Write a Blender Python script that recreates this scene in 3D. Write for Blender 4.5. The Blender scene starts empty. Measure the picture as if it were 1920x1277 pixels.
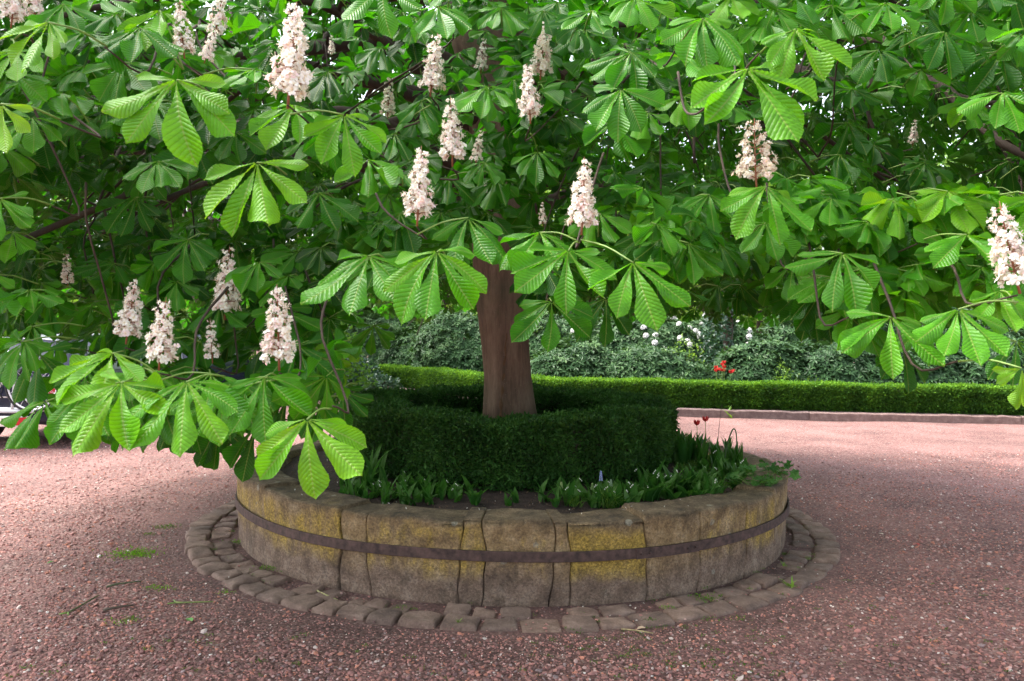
import bpy, math, random
import numpy as np
from mathutils import Vector, Matrix
R = np.random.default_rng(7)
random.seed(7)
C = bpy.context.scene.collection

# ------------------------------------------------------------ camera, light, exposure
FPX, PITCH, ROLL, CAMH = 1493.0, 0.0121, 0.012, 1.6
PW, PH = 1920.0, 1277.0
CAM = np.array([0.0, 0.0, CAMH])
FWD = np.array([0, math.cos(PITCH), -math.sin(PITCH)])
U0 = np.array([0, math.sin(PITCH), math.cos(PITCH)]); R0 = np.array([1.0, 0, 0])
RGT = math.cos(ROLL)*R0 + math.sin(ROLL)*U0
UPV = -math.sin(ROLL)*R0 + math.cos(ROLL)*U0
cd = bpy.data.cameras.new('camera'); cam = bpy.data.objects.new('camera', cd); C.objects.link(cam)
cd.sensor_width = 36.0; cd.lens = 36.0*FPX/PW; cd.clip_start = 0.05; cd.clip_end = 500
m = Matrix.Identity(4)
for i in range(3):
    m[i][0] = RGT[i]; m[i][1] = UPV[i]; m[i][2] = -FWD[i]; m[i][3] = CAM[i]
cam.matrix_world = m
cd.dof.use_dof = True; cd.dof.focus_distance = 4.2; cd.dof.aperture_fstop = 8.0
sc = bpy.context.scene; sc.camera = cam
SUN_EL, SUN_AZ = math.radians(56), math.radians(-75)      # azimuth measured from +Y (view direction) towards +X
w = bpy.data.worlds.new('World'); sc.world = w; w.use_nodes = True
nt = w.node_tree; sky = nt.nodes.new('ShaderNodeTexSky'); sky.sky_type = 'NISHITA'
sky.sun_disc = False; sky.sun_elevation = SUN_EL; sky.sun_rotation = SUN_AZ
sky.air_density = 1.0; sky.dust_density = 4.0; sky.ozone_density = 1.0
bg = nt.nodes['Background']; bg.inputs[1].default_value = 0.15
hs = nt.nodes.new('ShaderNodeHueSaturation'); hs.inputs['Saturation'].default_value = .45      # hazy bright sky
nt.links.new(sky.outputs[0], hs.inputs['Color']); nt.links.new(hs.outputs[0], bg.inputs[0])
sd = bpy.data.lights.new('sun', 'SUN'); sun = bpy.data.objects.new('sun', sd); C.objects.link(sun)
sd.energy = 1.5; sd.angle = math.radians(32); sd.color = (1.0, 0.95, 0.88)
sdir = Vector((math.sin(SUN_AZ)*math.cos(SUN_EL), math.cos(SUN_AZ)*math.cos(SUN_EL), math.sin(SUN_EL)))
sun.rotation_euler = sdir.to_track_quat('Z', 'Y').to_euler()
sc.view_settings.view_transform = 'Standard'; sc.view_settings.look = 'None'
sc.view_settings.exposure = 2.27; sc.view_settings.gamma = 1.0
sc.cycles.max_bounces = 8; sc.cycles.transmission_bounces = 6; sc.cycles.diffuse_bounces = 4
sc.cycles.use_denoising = True

def at(px, py, d):
    return CAM + d*(FWD + (px-PW/2)/FPX*RGT - (py-PH/2)/FPX*UPV)
def ground(px, py, z=0.0):
    v = FWD + (px-PW/2)/FPX*RGT - (py-PH/2)/FPX*UPV
    return CAM + v*((z-CAMH)/v[2])
def project(P):
    Q = P-CAM; d = Q@FWD
    return PW/2+FPX*(Q@RGT)/d, PH/2-FPX*(Q@UPV)/d, d
PX, PY = 0.0177, 6.80            # planter centre
PR, PRC, PHT, PZB = 2.221, 2.60, 0.505, 0.294

# ------------------------------------------------------------ helpers
def mesh(name, V, F, mat, parent=None, uv=None, tone=None, col=None, smooth=True, loc=None):
    V = np.asarray(V, dtype=np.float32)
    if loc is not None: V = V-np.asarray(loc, dtype=np.float32)
    me = bpy.data.meshes.new(name)
    if isinstance(F, (list, tuple)) and not (len(F) and isinstance(F[0], np.ndarray) and F[0].ndim == 2):
        cnt = np.array([len(f) for f in F], dtype=np.int32); idx = np.concatenate([np.asarray(f) for f in F]).astype(np.int32)
    else:
        Fs = F if isinstance(F, (list, tuple)) else [F]
        Fs = [f for f in Fs if len(f)]
        cnt = np.concatenate([np.full(len(f), f.shape[1], dtype=np.int32) for f in Fs]); idx = np.concatenate([f.ravel() for f in Fs]).astype(np.int32)
    me.vertices.add(len(V)); me.vertices.foreach_set('co', V.ravel())
    me.loops.add(len(idx)); me.loops.foreach_set('vertex_index', idx)
    me.polygons.add(len(cnt)); me.polygons.foreach_set('loop_start', np.concatenate([[0], np.cumsum(cnt)[:-1]]).astype(np.int32))
    if uv is not None:
        l = me.uv_layers.new(name='UVMap'); l.data.foreach_set('uv', np.asarray(uv, dtype=np.float32)[idx].ravel())
    if tone is not None:
        a = me.attributes.new('tone', 'FLOAT', 'POINT'); a.data.foreach_set('value', np.asarray(tone, dtype=np.float32))
    if col is not None:
        a = me.attributes.new('col', 'FLOAT_COLOR', 'POINT')
        c4 = np.ones((len(V), 4), dtype=np.float32); c4[:, :3] = col; a.data.foreach_set('color', c4.ravel())
    me.update(calc_edges=True); me.validate()
    me.polygons.foreach_set('use_smooth', np.full(len(me.polygons), bool(smooth)))
    if mat: me.materials.append(mat)
    o = bpy.data.objects.new(name, me); C.objects.link(o)
    if parent is not None: o.parent = parent
    if loc is not None and parent is None: o.location = loc
    return o
def tag(o, label=None, cat=None, group=None, kind=None):
    if label: o['label'] = label
    if cat: o['category'] = cat
    if group: o['group'] = group
    if kind: o['kind'] = kind
    return o
def empty(name, loc=(0, 0, 0)):
    o = bpy.data.objects.new(name, None); C.objects.link(o); o.location = loc; return o
def copy_tree(o, parent=None):
    c = o.copy(); C.objects.link(c); c.parent = parent
    for ch in list(o.children): copy_tree(ch, c)
    return c
class MB:
    def __init__(s): s.V, s.F4, s.F3, s.n, s.T, s.C, s.U = [], [], [], 0, [], [], []
    def add(s, V, F, tone=None, col=None, uv=None):
        V = np.asarray(V, float); F = np.asarray(F)
        s.V.append(V); (s.F4 if F.shape[1] == 4 else s.F3).append(F+s.n); s.n += len(V)
        s.T.append(np.full(len(V), .5) if tone is None else np.broadcast_to(tone, (len(V),)))
        s.C.append(np.ones((len(V), 3)) if col is None else np.broadcast_to(col, (len(V), 3)))
        s.U.append(np.zeros((len(V), 2)) if uv is None else uv)
    def addq(s, V, F4, F3=None, **k):
        n = s.n; s.add(V, F4, **k)
        if F3 is not None and len(F3): s.F3.append(np.asarray(F3)+n)
    def build(s, name, mat, parent=None, smooth=True, loc=None, **k):
        F = []
        if s.F4: F.append(np.concatenate(s.F4))
        if s.F3: F.append(np.concatenate(s.F3))
        return mesh(name, np.concatenate(s.V), F, mat, parent, uv=np.concatenate(s.U), tone=np.concatenate(s.T), col=np.concatenate(s.C), smooth=smooth, loc=loc)
def nrm(v): return v/np.maximum(np.linalg.norm(v, axis=-1, keepdims=True), 1e-9)
def smoothpath(P, n):
    P = np.asarray(P, float); k = len(P)
    if k < 3: return P[0]+(P[-1]-P[0])*np.linspace(0, 1, n)[:, None]
    Q = np.vstack([2*P[0]-P[1], P, 2*P[-1]-P[-2]]); out = []
    for t in np.linspace(0, k-1-1e-6, n):
        i = int(t); f = t-i; a, b, c, d = Q[i], Q[i+1], Q[i+2], Q[i+3]
        out.append(.5*((2*b)+(c-a)*f+(2*a-5*b+4*c-d)*f*f+(3*b-a-3*c+d)*f**3))
    return np.array(out)
def tube(mb, P, rad, n=6, cap=True, **k):
    P = np.asarray(P, float); K = len(P); rad = np.broadcast_to(rad, (K,))
    T = nrm(np.gradient(P, axis=0)); a = np.array([0, 0, 1.0]) if abs(T[0][2]) < .9 else np.array([1.0, 0, 0])
    A = []
    for t in T:
        a = a-t*(a@t); a = a/np.linalg.norm(a); A.append(a)
    A = np.array(A); B = np.cross(T, A); th = np.arange(n)*2*np.pi/n
    V = P[:, None]+rad[:, None, None]*(np.cos(th)[None, :, None]*A[:, None]+np.sin(th)[None, :, None]*B[:, None])
    V = V.reshape(-1, 3); F = []
    i = np.arange(K-1)[:, None]*n; j = np.arange(n)[None]; j2 = (j+1) % n
    F = np.stack([i+j, i+j2, i+n+j2, i+n+j], -1).reshape(-1, 4)
    F3 = []
    if cap:
        V = np.vstack([V, P[0], P[-1]]); c0, c1 = K*n, K*n+1
        F3 = [(c0, (q+1) % n, q) for q in range(n)]+[(c1, (K-1)*n+q, (K-1)*n+(q+1) % n) for q in range(n)]
    mb.addq(V, F, F3, **k)
def box(mb, lo, hi, **k):
    x0, y0, z0 = lo; x1, y1, z1 = hi
    V = [(x, y, z) for z in (z0, z1) for x, y in ((x0, y0), (x1, y0), (x1, y1), (x0, y1))]
    mb.add(V, np.array([(3, 2, 1, 0), (4, 5, 6, 7), (0, 1, 5, 4), (1, 2, 6, 5), (2, 3, 7, 6), (3, 0, 4, 7)]), **k)
def vnoise(P, s, seed=0):
    # cheap smooth noise: sum of sines with random directions
    r = np.random.default_rng(seed+100); out = np.zeros(len(P))
    for o in range(6):
        d = nrm(r.normal(size=3))*s*(1.35**o); out += np.sin(P@d+r.uniform(0, 6.28))/(1.25**o)
    return out/3.5

# ------------------------------------------------------------ materials
def newmat(name):
    m = bpy.data.materials.new(name); m.use_nodes = True; n = m.node_tree
    return m, n, n.nodes['Principled BSDF']
def N(n, t, **k):
    x = n.nodes.new('ShaderNode'+t)
    for a, b in k.items(): setattr(x, a, b)
    return x
def L(n, a, b): n.links.new(a, b)
def math_(n, op, a, b=None, clamp=False):
    x = N(n, 'Math', operation=op, use_clamp=clamp)
    for i, v in enumerate((a, b)):
        if v is None: continue
        if isinstance(v, (int, float)): x.inputs[i].default_value = v
        else: L(n, v, x.inputs[i])
    return x.outputs[0]
def ramp(n, fac, stops):
    x = N(n, 'ValToRGB'); e = x.color_ramp.elements
    while len(e) < len(stops): e.new(.5)
    for i, (p, c) in enumerate(stops):
        e[i].position = p; e[i].color = (*c, 1) if len(c) == 3 else c
    L(n, fac, x.inputs[0]); return x.outputs[0]
def mix(n, f, a, b, bt='MIX'):
    x = N(n, 'Mix', data_type='RGBA', blend_type=bt)
    for i, v in ((0, f), (6, a), (7, b)):
        if isinstance(v, (int, float)): x.inputs[i].default_value = v
        elif isinstance(v, tuple): x.inputs[i].default_value = (*v, 1)
        else: L(n, v, x.inputs[i])
    return x.outputs[2]
def noise(n, scale, detail=4, rough=.55, coord='Object', vec=None):
    t = N(n, 'TexNoise'); t.inputs['Scale'].default_value = scale; t.inputs['Detail'].default_value = detail; t.inputs['Roughness'].default_value = rough
    if vec is None: c = N(n, 'TexCoord'); vec = c.outputs[coord]
    L(n, vec, t.inputs['Vector']); return t.outputs['Fac']
def bump(n, p, h, strength=.5, dist=.01):
    b = N(n, 'Bump'); b.inputs['Strength'].default_value = strength; b.inputs['Distance'].default_value = dist
    L(n, h, b.inputs['Height']); L(n, b.outputs[0], p.inputs['Normal']); return b
def simple(name, col, rough=.6, metal=0, nscale=None, var=.25, bumpd=0, spec=.5, emit=None):
    m, n, p = newmat(name); p.inputs['Roughness'].default_value = rough; p.inputs['Metallic'].default_value = metal
    p.inputs['Specular IOR Level'].default_value = spec
    if nscale:
        f = noise(n, nscale); lo = tuple(c*(1-var) for c in col); hi = tuple(min(1, c*(1+var)) for c in col)
        L(n, ramp(n, f, [(.3, lo), (.7, hi)]), p.inputs['Base Color'])
        if bumpd: bump(n, p, f, .6, bumpd)
    else: p.inputs['Base Color'].default_value = (*col, 1)
    return m
def leafmat(name, stops, trans, tfac=.35, rough=.38, veins=False, spec=.5, nveins=17.0, backmul=None):
    m, n, p = newmat(name); out = n.nodes['Material Output']
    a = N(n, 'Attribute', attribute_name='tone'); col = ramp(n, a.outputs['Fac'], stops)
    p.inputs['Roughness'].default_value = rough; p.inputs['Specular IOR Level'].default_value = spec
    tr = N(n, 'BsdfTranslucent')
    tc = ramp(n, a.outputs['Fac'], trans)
    if veins:
        uv = N(n, 'UVMap'); sep = N(n, 'SeparateXYZ'); L(n, uv.outputs[0], sep.inputs[0])
        lat = math_(n, 'ABSOLUTE', math_(n, 'SUBTRACT', sep.outputs[1], .5))
        ph = math_(n, 'MULTIPLY', math_(n, 'SUBTRACT', sep.outputs[0], math_(n, 'MULTIPLY', lat, .84)), nveins)
        tri = math_(n, 'MULTIPLY', math_(n, 'ABSOLUTE', math_(n, 'SUBTRACT', math_(n, 'FRACT', ph), .5)), 2.0)  # 1 on a vein
        vein = math_(n, 'GREATER_THAN', tri, .86)
        mid = math_(n, 'LESS_THAN', lat, .0085)
        cc = N(n, 'TexCoord'); nz = noise(n, 28, 3, vec=cc.outputs['Object'])
        col = mix(n, .55, col, ramp(n, nz, [(.3, (.45, .5, .5)), (.7, (1.6, 1.4, 1.2))]), 'MULTIPLY')
        col = mix(n, math_(n, 'MULTIPLY', vein, .32), col, (.15, .30, .03))
        col = mix(n, math_(n, 'MULTIPLY', mid, .65), col, (.24, .34, .06))
        sp = noise(n, 75, 2, .5, vec=cc.outputs['Object']); col = mix(n, ramp(n, sp, [(.735, (0, 0, 0)), (.77, (.75, .75, .75))]), col, (.10, .055, .015))
        hh = math_(n, 'ADD', math_(n, 'POWER', tri, 2.0), math_(n, 'MULTIPLY', nz, .8))
        b = N(n, 'Bump'); b.invert = True; b.inputs['Strength'].default_value = .55; b.inputs['Distance'].default_value = .0028
        L(n, hh, b.inputs['Height']); L(n, b.outputs[0], p.inputs['Normal'])
        tc = mix(n, math_(n, 'MULTIPLY', math_(n, 'MAXIMUM', vein, mid), .45), tc, (.10, .16, .02))
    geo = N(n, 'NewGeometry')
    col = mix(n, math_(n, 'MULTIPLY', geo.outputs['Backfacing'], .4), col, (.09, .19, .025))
    L(n, col, p.inputs['Base Color']); L(n, tc, tr.inputs[0])
    ms = N(n, 'MixShader'); ms.inputs[0].default_value = tfac
    L(n, p.outputs[0], ms.inputs[1]); L(n, tr.outputs[0], ms.inputs[2]); L(n, ms.outputs[0], out.inputs[0])
    return m
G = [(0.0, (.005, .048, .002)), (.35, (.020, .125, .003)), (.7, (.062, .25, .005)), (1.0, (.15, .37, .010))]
GT = [(0.0, (.03, .24, .002)), (.35, (.07, .42, .002)), (.7, (.16, .58, .003)), (1.0, (.42, .68, .01))]
M = {}
M['leaf'] = leafmat('chestnut_leaf', G, GT, .32, .36, True, .24)
M['box_dark'] = leafmat('boxwood_leaf', [(0, (.010, .036, .008)), (.5, (.030, .10, .018)), (1, (.09, .22, .04))], [(0, (.02, .07, .01)), (1, (.05, .16, .02))], .22, .5, spec=.2)
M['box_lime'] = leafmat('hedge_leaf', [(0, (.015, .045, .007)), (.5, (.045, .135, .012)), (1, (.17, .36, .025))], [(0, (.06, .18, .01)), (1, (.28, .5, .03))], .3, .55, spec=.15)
M['rhodo'] = leafmat('rhododendron_leaf', [(0, (.022, .055, .020)), (.5, (.045, .105, .036)), (1, (.11, .20, .065))], [(0, (.02, .06, .01)), (1, (.1, .22, .03))], .15, .45, spec=.2)
M['ivy'] = leafmat('ivy_leaf', [(0, (.012, .045, .022)), (.6, (.03, .085, .04)), (1, (.09, .17, .09))], [(0, (.01, .05, .01)), (1, (.05, .14, .02))], .15, .3, spec=.7)
M['shrub'] = leafmat('shrub_leaf', [(0, (.05, .12, .02)), (.5, (.10, .22, .03)), (1, (.24, .38, .05))], [(0, (.08, .22, .01)), (1, (.35, .55, .05))], .38, .5)
M['bulb'] = leafmat('bulb_leaf', [(0, (.018, .07, .014)), (.5, (.03, .115, .02)), (1, (.09, .22, .05))], [(0, (.04, .16, .01)), (1, (.12, .34, .03))], .3, .45, spec=.25)
M['bluegreen'] = leafmat('iris_leaf', [(0, (.05, .12, .08)), (1, (.12, .25, .16))], [(0, (.04, .12, .05)), (1, (.08, .2, .1))], .2, .45)

def bark(name, cols, sc1=6, stretch=.18, bd=.012, lich=0):
    m, n, p = newmat(name); c = N(n, 'TexCoord'); mp = N(n, 'Mapping'); mp.inputs['Scale'].default_value = (1, 1, stretch)
    L(n, c.outputs['Object'], mp.inputs[0])
    f = noise(n, sc1, 8, .65, vec=mp.outputs[0]); g = noise(n, sc1*9, 4, .7, vec=mp.outputs[0]); g2 = noise(n, 1.6, 3, .5)
    col = ramp(n, f, [(.25, cols[0]), (.5, cols[1]), (.78, cols[2])])
    col = mix(n, .6, col, ramp(n, g, [(.3, (.55, .55, .55)), (.7, (1.3, 1.3, 1.3))]), 'MULTIPLY')
    if lich:
        col = mix(n, ramp(n, g2, [(.5, (0, 0, 0)), (.7, (lich,)*3)]), col, (.075, .085, .045))
        v = N(n, 'TexVoronoi'); v.inputs['Scale'].default_value = 30; L(n, c.outputs['Object'], v.inputs['Vector'])
        sp = math_(n, 'LESS_THAN', v.outputs['Distance'], .10)
        col = mix(n, math_(n, 'MULTIPLY', sp, .45), col, (.26, .22, .18))
    L(n, col, p.inputs['Base Color']); p.inputs['Roughness'].default_value = .85
    bump(n, p, math_(n, 'ADD', f, math_(n, 'MULTIPLY', g, .4)), .7, bd); return m
M['bark'] = bark('chestnut_bark', [(.045, .024, .018), (.155, .090, .062), (.29, .19, .14)], 9, .16, .03, lich=.6)
M['limb'] = bark('limb_bark', [(.022, .014, .010), (.05, .030, .021), (.095, .064, .043)], 12, .4, .006)
M['seam'] = bark('bark_seam', [(.06, .028, .014), (.13, .06, .028), (.20, .10, .05)], 30, .5, .006)
M['bark_pale'] = bark('pale_bark', [(.10, .09, .08), (.24, .20, .18), (.36, .31, .28)], 5)
M['petiole'] = simple('green_stalk', (.16, .26, .05), .5, nscale=40)
M['redstalk'] = simple('red_brown_stalk', (.22, .075, .03), .6, nscale=60)
def colmat(name, rough=.6, trans=0.0):
    m, n, p = newmat(name); a = N(n, 'Attribute', attribute_name='col'); L(n, a.outputs['Color'], p.inputs['Base Color'])
    p.inputs['Roughness'].default_value = rough
    if trans:
        out = n.nodes['Material Output']; tr = N(n, 'BsdfTranslucent'); L(n, a.outputs['Color'], tr.inputs[0])
        ms = N(n, 'MixShader'); ms.inputs[0].default_value = trans
        L(n, p.outputs[0], ms.inputs[1]); L(n, tr.outputs[0], ms.inputs[2]); L(n, ms.outputs[0], out.inputs[0])
    return m
M['petal'] = colmat('blossom_petal', .6, .35)
M['plain'] = colmat('mixed_colours', .55)
M['pebble'] = colmat('pebble_stone', .85)

def gravel_mat():
    m, n, p = newmat('red_gravel'); c = N(n, 'TexCoord'); o = c.outputs['Object']
    v = N(n, 'TexVoronoi'); v.inputs['Scale'].default_value = 66; L(n, o, v.inputs['Vector'])
    v2 = N(n, 'TexVoronoi'); v2.inputs['Scale'].default_value = 130; L(n, o, v2.inputs['Vector'])
    big = noise(n, 1.1, 6, .62, vec=o); fine = noise(n, 380, 2, .6, vec=o); med = noise(n, 14, 5, .6, vec=o)
    s = N(n, 'SeparateColor'); L(n, v.outputs['Color'], s.inputs[0]); s2 = N(n, 'SeparateColor'); L(n, v2.outputs['Color'], s2.inputs[0])
    st = [(0, (.075, .036, .032)), (.25, (.165, .077, .068)), (.5, (.235, .109, .094)), (.72, (.30, .150, .130)), (.9, (.36, .22, .19)), (1, (.44, .33, .29))]
    a = ramp(n, s.outputs[0], st); b = ramp(n, s2.outputs[1], [(0, (.125, .062, .056)), (.6, (.205, .105, .091)), (1, (.275, .155, .14))])
    # how much fine dust lies between the stones
    dust = ramp(n, math_(n, 'ADD', math_(n, 'MULTIPLY', med, .45), math_(n, 'MULTIPLY', big, .55)), [(.46, (0, 0, 0)), (.60, (1, 1, 1))])
    col = mix(n, math_(n, 'MULTIPLY', dust, .75), a, b)
    edge = ramp(n, v.outputs['Distance'], [(.35, (1, 1, 1)), (.75, (.55, .5, .5))])
    col = mix(n, .7, col, edge, 'MULTIPLY')
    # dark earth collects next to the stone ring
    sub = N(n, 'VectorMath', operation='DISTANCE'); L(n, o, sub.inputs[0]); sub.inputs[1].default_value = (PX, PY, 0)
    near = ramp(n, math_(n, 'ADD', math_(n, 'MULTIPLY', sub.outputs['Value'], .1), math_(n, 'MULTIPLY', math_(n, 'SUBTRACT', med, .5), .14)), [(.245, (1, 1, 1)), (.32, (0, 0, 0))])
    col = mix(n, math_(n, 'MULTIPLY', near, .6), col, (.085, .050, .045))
    bp = ramp(n, big, [(.35, (.72, .70, .70)), (.65, (1.15, 1.15, 1.15))]); col = mix(n, 1.0, col, bp, 'MULTIPLY')
    vb = noise(n, .55, 4, .55, vec=o); col = mix(n, 1.0, col, ramp(n, vb, [(.35, (.80, .78, .77)), (.65, (1.14, 1.14, 1.14))]), 'MULTIPLY')
    L(n, col, p.inputs['Base Color']); p.inputs['Roughness'].default_value = .9
    h = math_(n, 'SUBTRACT', math_(n, 'MULTIPLY', fine, .2), v.outputs['Distance'])
    bump(n, p, h, .8, .010); return m
M['gravel'] = gravel_mat()
def soil_mat(name='dark_soil', cols=((.018, .010, .008), (.05, .03, .025), (.10, .065, .05))):
    m, n, p = newmat(name); f = noise(n, 22, 8, .7); g = noise(n, 90, 4, .7)
    col = ramp(n, f, [(.3, cols[0]), (.52, cols[1]), (.75, cols[2])]); L(n, col, p.inputs['Base Color']); p.inputs['Roughness'].default_value = .95
    bump(n, p, math_(n, 'ADD', f, math_(n, 'MULTIPLY', g, .5)), 1, .03); return m
M['soil'] = soil_mat()
def wall_mat():
    m, n, p = newmat('old_sandstone'); c = N(n, 'TexCoord'); o = c.outputs['Object']
    s = N(n, 'SeparateXYZ'); L(n, o, s.inputs[0]); z = s.outputs[2]
    big = noise(n, 2.6, 6, .6, vec=o); f = noise(n, 9, 8, .68, vec=o); g = noise(n, 70, 5, .7, vec=o)
    at_ = N(n, 'Attribute', attribute_name='tone')
    base = ramp(n, f, [(.3, (.115, .076, .056)), (.5, (.225, .155, .115)), (.72, (.37, .28, .22))])
    warm = ramp(n, f, [(.3, (.14, .090, .042)), (.5, (.33, .225, .115)), (.72, (.54, .41, .26))])
    hz = math_(n, 'ADD', z, math_(n, 'MULTIPLY', math_(n, 'SUBTRACT', big, .5), .30))
    col = mix(n, ramp(n, hz, [(.12, (0, 0, 0)), (.30, (1, 1, 1))]), base, warm)
    # yellow lichen runs below the rim and round the band, in vertical streaks
    mp = N(n, 'Mapping'); mp.inputs['Scale'].default_value = (1, 1, .4); L(n, o, mp.inputs[0])
    st = noise(n, 13, 6, .62, vec=mp.outputs[0])
    zone = ramp(n, hz, [(.14, (0, 0, 0)), (.24, (1, 1, 1)), (.42, (1, 1, 1)), (.49, (0, 0, 0))])
    lich = ramp(n, math_(n, 'ADD', math_(n, 'ADD', math_(n, 'MULTIPLY', st, .45), math_(n, 'MULTIPLY', f, .32)), math_(n, 'MULTIPLY', at_.outputs['Fac'], .23)), [(.46, (0, 0, 0)), (.57, (1, 1, 1))])
    ycol = ramp(n, g, [(.3, (.26, .17, .025)), (.7, (.56, .39, .07))])
    col = mix(n, math_(n, 'MULTIPLY', math_(n, 'MULTIPLY', zone, lich), .8), col, ycol)
    stn = noise(n, 11, 6, .6, vec=mp.outputs[0]); col = mix(n, ramp(n, stn, [(.52, (0, 0, 0)), (.66, (.5, .5, .5))]), col, (.085, .062, .045))
    # dark crust on the upper faces
    geo = N(n, 'NewGeometry'); s2 = N(n, 'SeparateXYZ'); L(n, geo.outputs['Normal'], s2.inputs[0])
    crust = ramp(n, math_(n, 'ADD', hz, math_(n, 'MULTIPLY', s2.outputs[2], .06)), [(.44, (0, 0, 0)), (.55, (1, 1, 1))])
    ccol = ramp(n, f, [(.3, (.032, .026, .018)), (.5, (.095, .070, .045)), (.72, (.21, .155, .10))])
    col = mix(n, math_(n, 'MULTIPLY', crust, .85), col, ccol)
    # pale lichen rosettes
    v = N(n, 'TexVoronoi'); v.inputs['Scale'].default_value = 7; L(n, o, v.inputs['Vector'])
    d = math_(n, 'ADD', v.outputs['Distance'], math_(n, 'MULTIPLY', g, .25))
    sv = N(n, 'SeparateColor'); L(n, v.outputs['Color'], sv.inputs[0])
    ros = math_(n, 'MULTIPLY', math_(n, 'LESS_THAN', d, .27), math_(n, 'GREATER_THAN', sv.outputs[0], .6))
    col = mix(n, math_(n, 'MULTIPLY', ros, .55), col, (.36, .35, .29))
    v3 = N(n, 'TexVoronoi'); v3.inputs['Scale'].default_value = 45; L(n, o, v3.inputs['Vector'])
    col = mix(n, math_(n, 'MULTIPLY', math_(n, 'LESS_THAN', v3.outputs['Distance'], .11), .35), col, (.42, .40, .33))
    col = mix(n, .9, col, ramp(n, g, [(.35, (.75, .75, .75)), (.65, (1.75, 1.72, 1.65))]), 'MULTIPLY')
    L(n, col, p.inputs['Base Color']); p.inputs['Roughness'].default_value = .9
    bump(n, p, math_(n, 'ADD', f, math_(n, 'MULTIPLY', g, 1.0)), 1.0, .035); return m
M['wall'] = wall_mat()
def stone_mat(name, cols):
    m, n, p = newmat(name); f = noise(n, 9, 8, .65); g = noise(n, 80, 4, .7); a = N(n, 'Attribute', attribute_name='tone')
    col = ramp(n, f, [(.28, cols[0]), (.5, cols[1]), (.75, cols[2])])
    col = mix(n, .7, col, ramp(n, a.outputs['Fac'], [(0, (.7, .7, .72)), (1, (1.25, 1.2, 1.15))]), 'MULTIPLY')
    col = mix(n, .5, col, ramp(n, g, [(.3, (.6, .6, .6)), (.7, (1.3, 1.3, 1.3))]), 'MULTIPLY')
    L(n, col, p.inputs['Base Color']); p.inputs['Roughness'].default_value = .88
    bump(n, p, math_(n, 'ADD', f, math_(n, 'MULTIPLY', g, .6)), 1.0, .022); return m
M['cobble'] = stone_mat('cobblestone', ((.105, .070, .056), (.205, .138, .110), (.33, .24, .195)))
M['kerb'] = stone_mat('kerb_stone', ((.11, .070, .064), (.17, .112, .10), (.26, .19, .17)))
M['iron'] = simple('rusty_iron', (.075, .044, .038), .7, .2, 26, .6, .003)
M['white_paint'] = simple('white_paint', (.75, .75, .77), .35)
M['navy_paint'] = simple('navy_car_paint', (.012, .014, .035), .22)
M['rubber'] = simple('black_rubber', (.012, .012, .013), .7)
M['glass'] = simple('dark_car_glass', (.02, .025, .03), .06, 0, spec=1.0)
M['chrome'] = simple('bright_trim', (.6, .6, .62), .25, .9)
M['redlens'] = simple('red_lens', (.45, .012, .02), .2)
M['orangelens'] = simple('orange_lens', (.8, .18, .02), .2)
M['plate'] = simple('plate_white', (.72, .66, .58), .4)
M['black'] = simple('black_lettering', (.01, .01, .01), .5)

# ------------------------------------------------------------ leaves
PU = np.array([0, .06, .2, .35, .5, .6, .7, .78, .86, .915, .955, .98, 1.0])
PWD = np.array([.05, .09, .22, .40, .64, .82, .96, 1.0, .86, .55, .24, .10, .0])
def leaflets(prm, nu, nv, pleat=0.0, teeth=0.0, rng=R):
    """prm: dict of arrays O D Nn L Wf kap fold tone wav; returns V,F,UV,tone"""
    O, D, Nn = prm['O'], nrm(prm['D']), prm['N']; M_ = len(O)
    Nn = nrm(Nn-D*(Nn*D).sum(1, keepdims=True)); S = np.cross(D, Nn)
    u = np.linspace(0, 1, nu+1); v = np.linspace(-1, 1, nv+1)
    U, Vv = np.meshgrid(u, v, indexing='ij'); U = U.ravel()[None]; Vv = Vv.ravel()[None]
    Ln = prm['L'][:, None]; K = prm['kap'][:, None]
    w = np.interp(U, PU, PWD)*prm['Wf'][:, None]
    if teeth:
        w = w*(1+teeth*((U*34) % 1.0-.5)*(np.abs(Vv) > .95))
        w = w*(1+.085*np.sin(U*11+prm['wav'][:, None]*6)*Vv)
    y = w*Vv                                   # lateral in units of L
    Ks = np.where(np.abs(K) < 1e-3, 1e-3, K)
    th = Ks*(U**1.3)
    a = np.sin(Ks*U)/Ks; b = -(1-np.cos(Ks*U))/Ks
    sway = prm['sway'][:, None]*U*U
    h = prm['fold'][:, None]*np.abs(y) +.026*np.sin(U*8+Vv*1.5+prm['wav'][:, None]*6.28)*np.abs(Vv)
    h = h + prm['curl'][:, None]*(y**2)*2.2
    if pleat:
        ph = 17*(U-.84*np.abs(y)); h = h-pleat*np.cos(2*np.pi*(ph+.5))*np.minimum(1, np.abs(Vv)*2.5)*np.minimum(1, (1-U)*6)
    ct, s_ = np.cos(th), np.sin(th)
    x_ = a+h*s_; z_ = b+h*ct
    P = O[:, None]+Ln[..., None]*(x_[..., None]*D[:, None]+z_[..., None]*Nn[:, None]+(y+sway)[..., None]*S[:, None])
    nvv = nv+1; i = (np.arange(nu)[:, None]*nvv+np.arange(nv)[None]).ravel()
    q = np.stack([i, i+1, i+nvv+1, i+nvv], 1)
    per = (nu+1)*nvv
    F = (q[None]+(np.arange(M_)*per)[:, None, None]).reshape(-1, 4)
    uv = np.stack([np.broadcast_to(U, y.shape), y+.5], -1).reshape(-1, 2)
    tn = np.repeat(prm['tone'], per)
    return P.reshape(-1, 3), F, uv, tn
PHI = {7: [0, 36, -37, 72, -74, 112, -114], 5: [0, 40, -41, 84, -86], 6: [-16, 18, 52, -54, 95, -98]}
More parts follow.
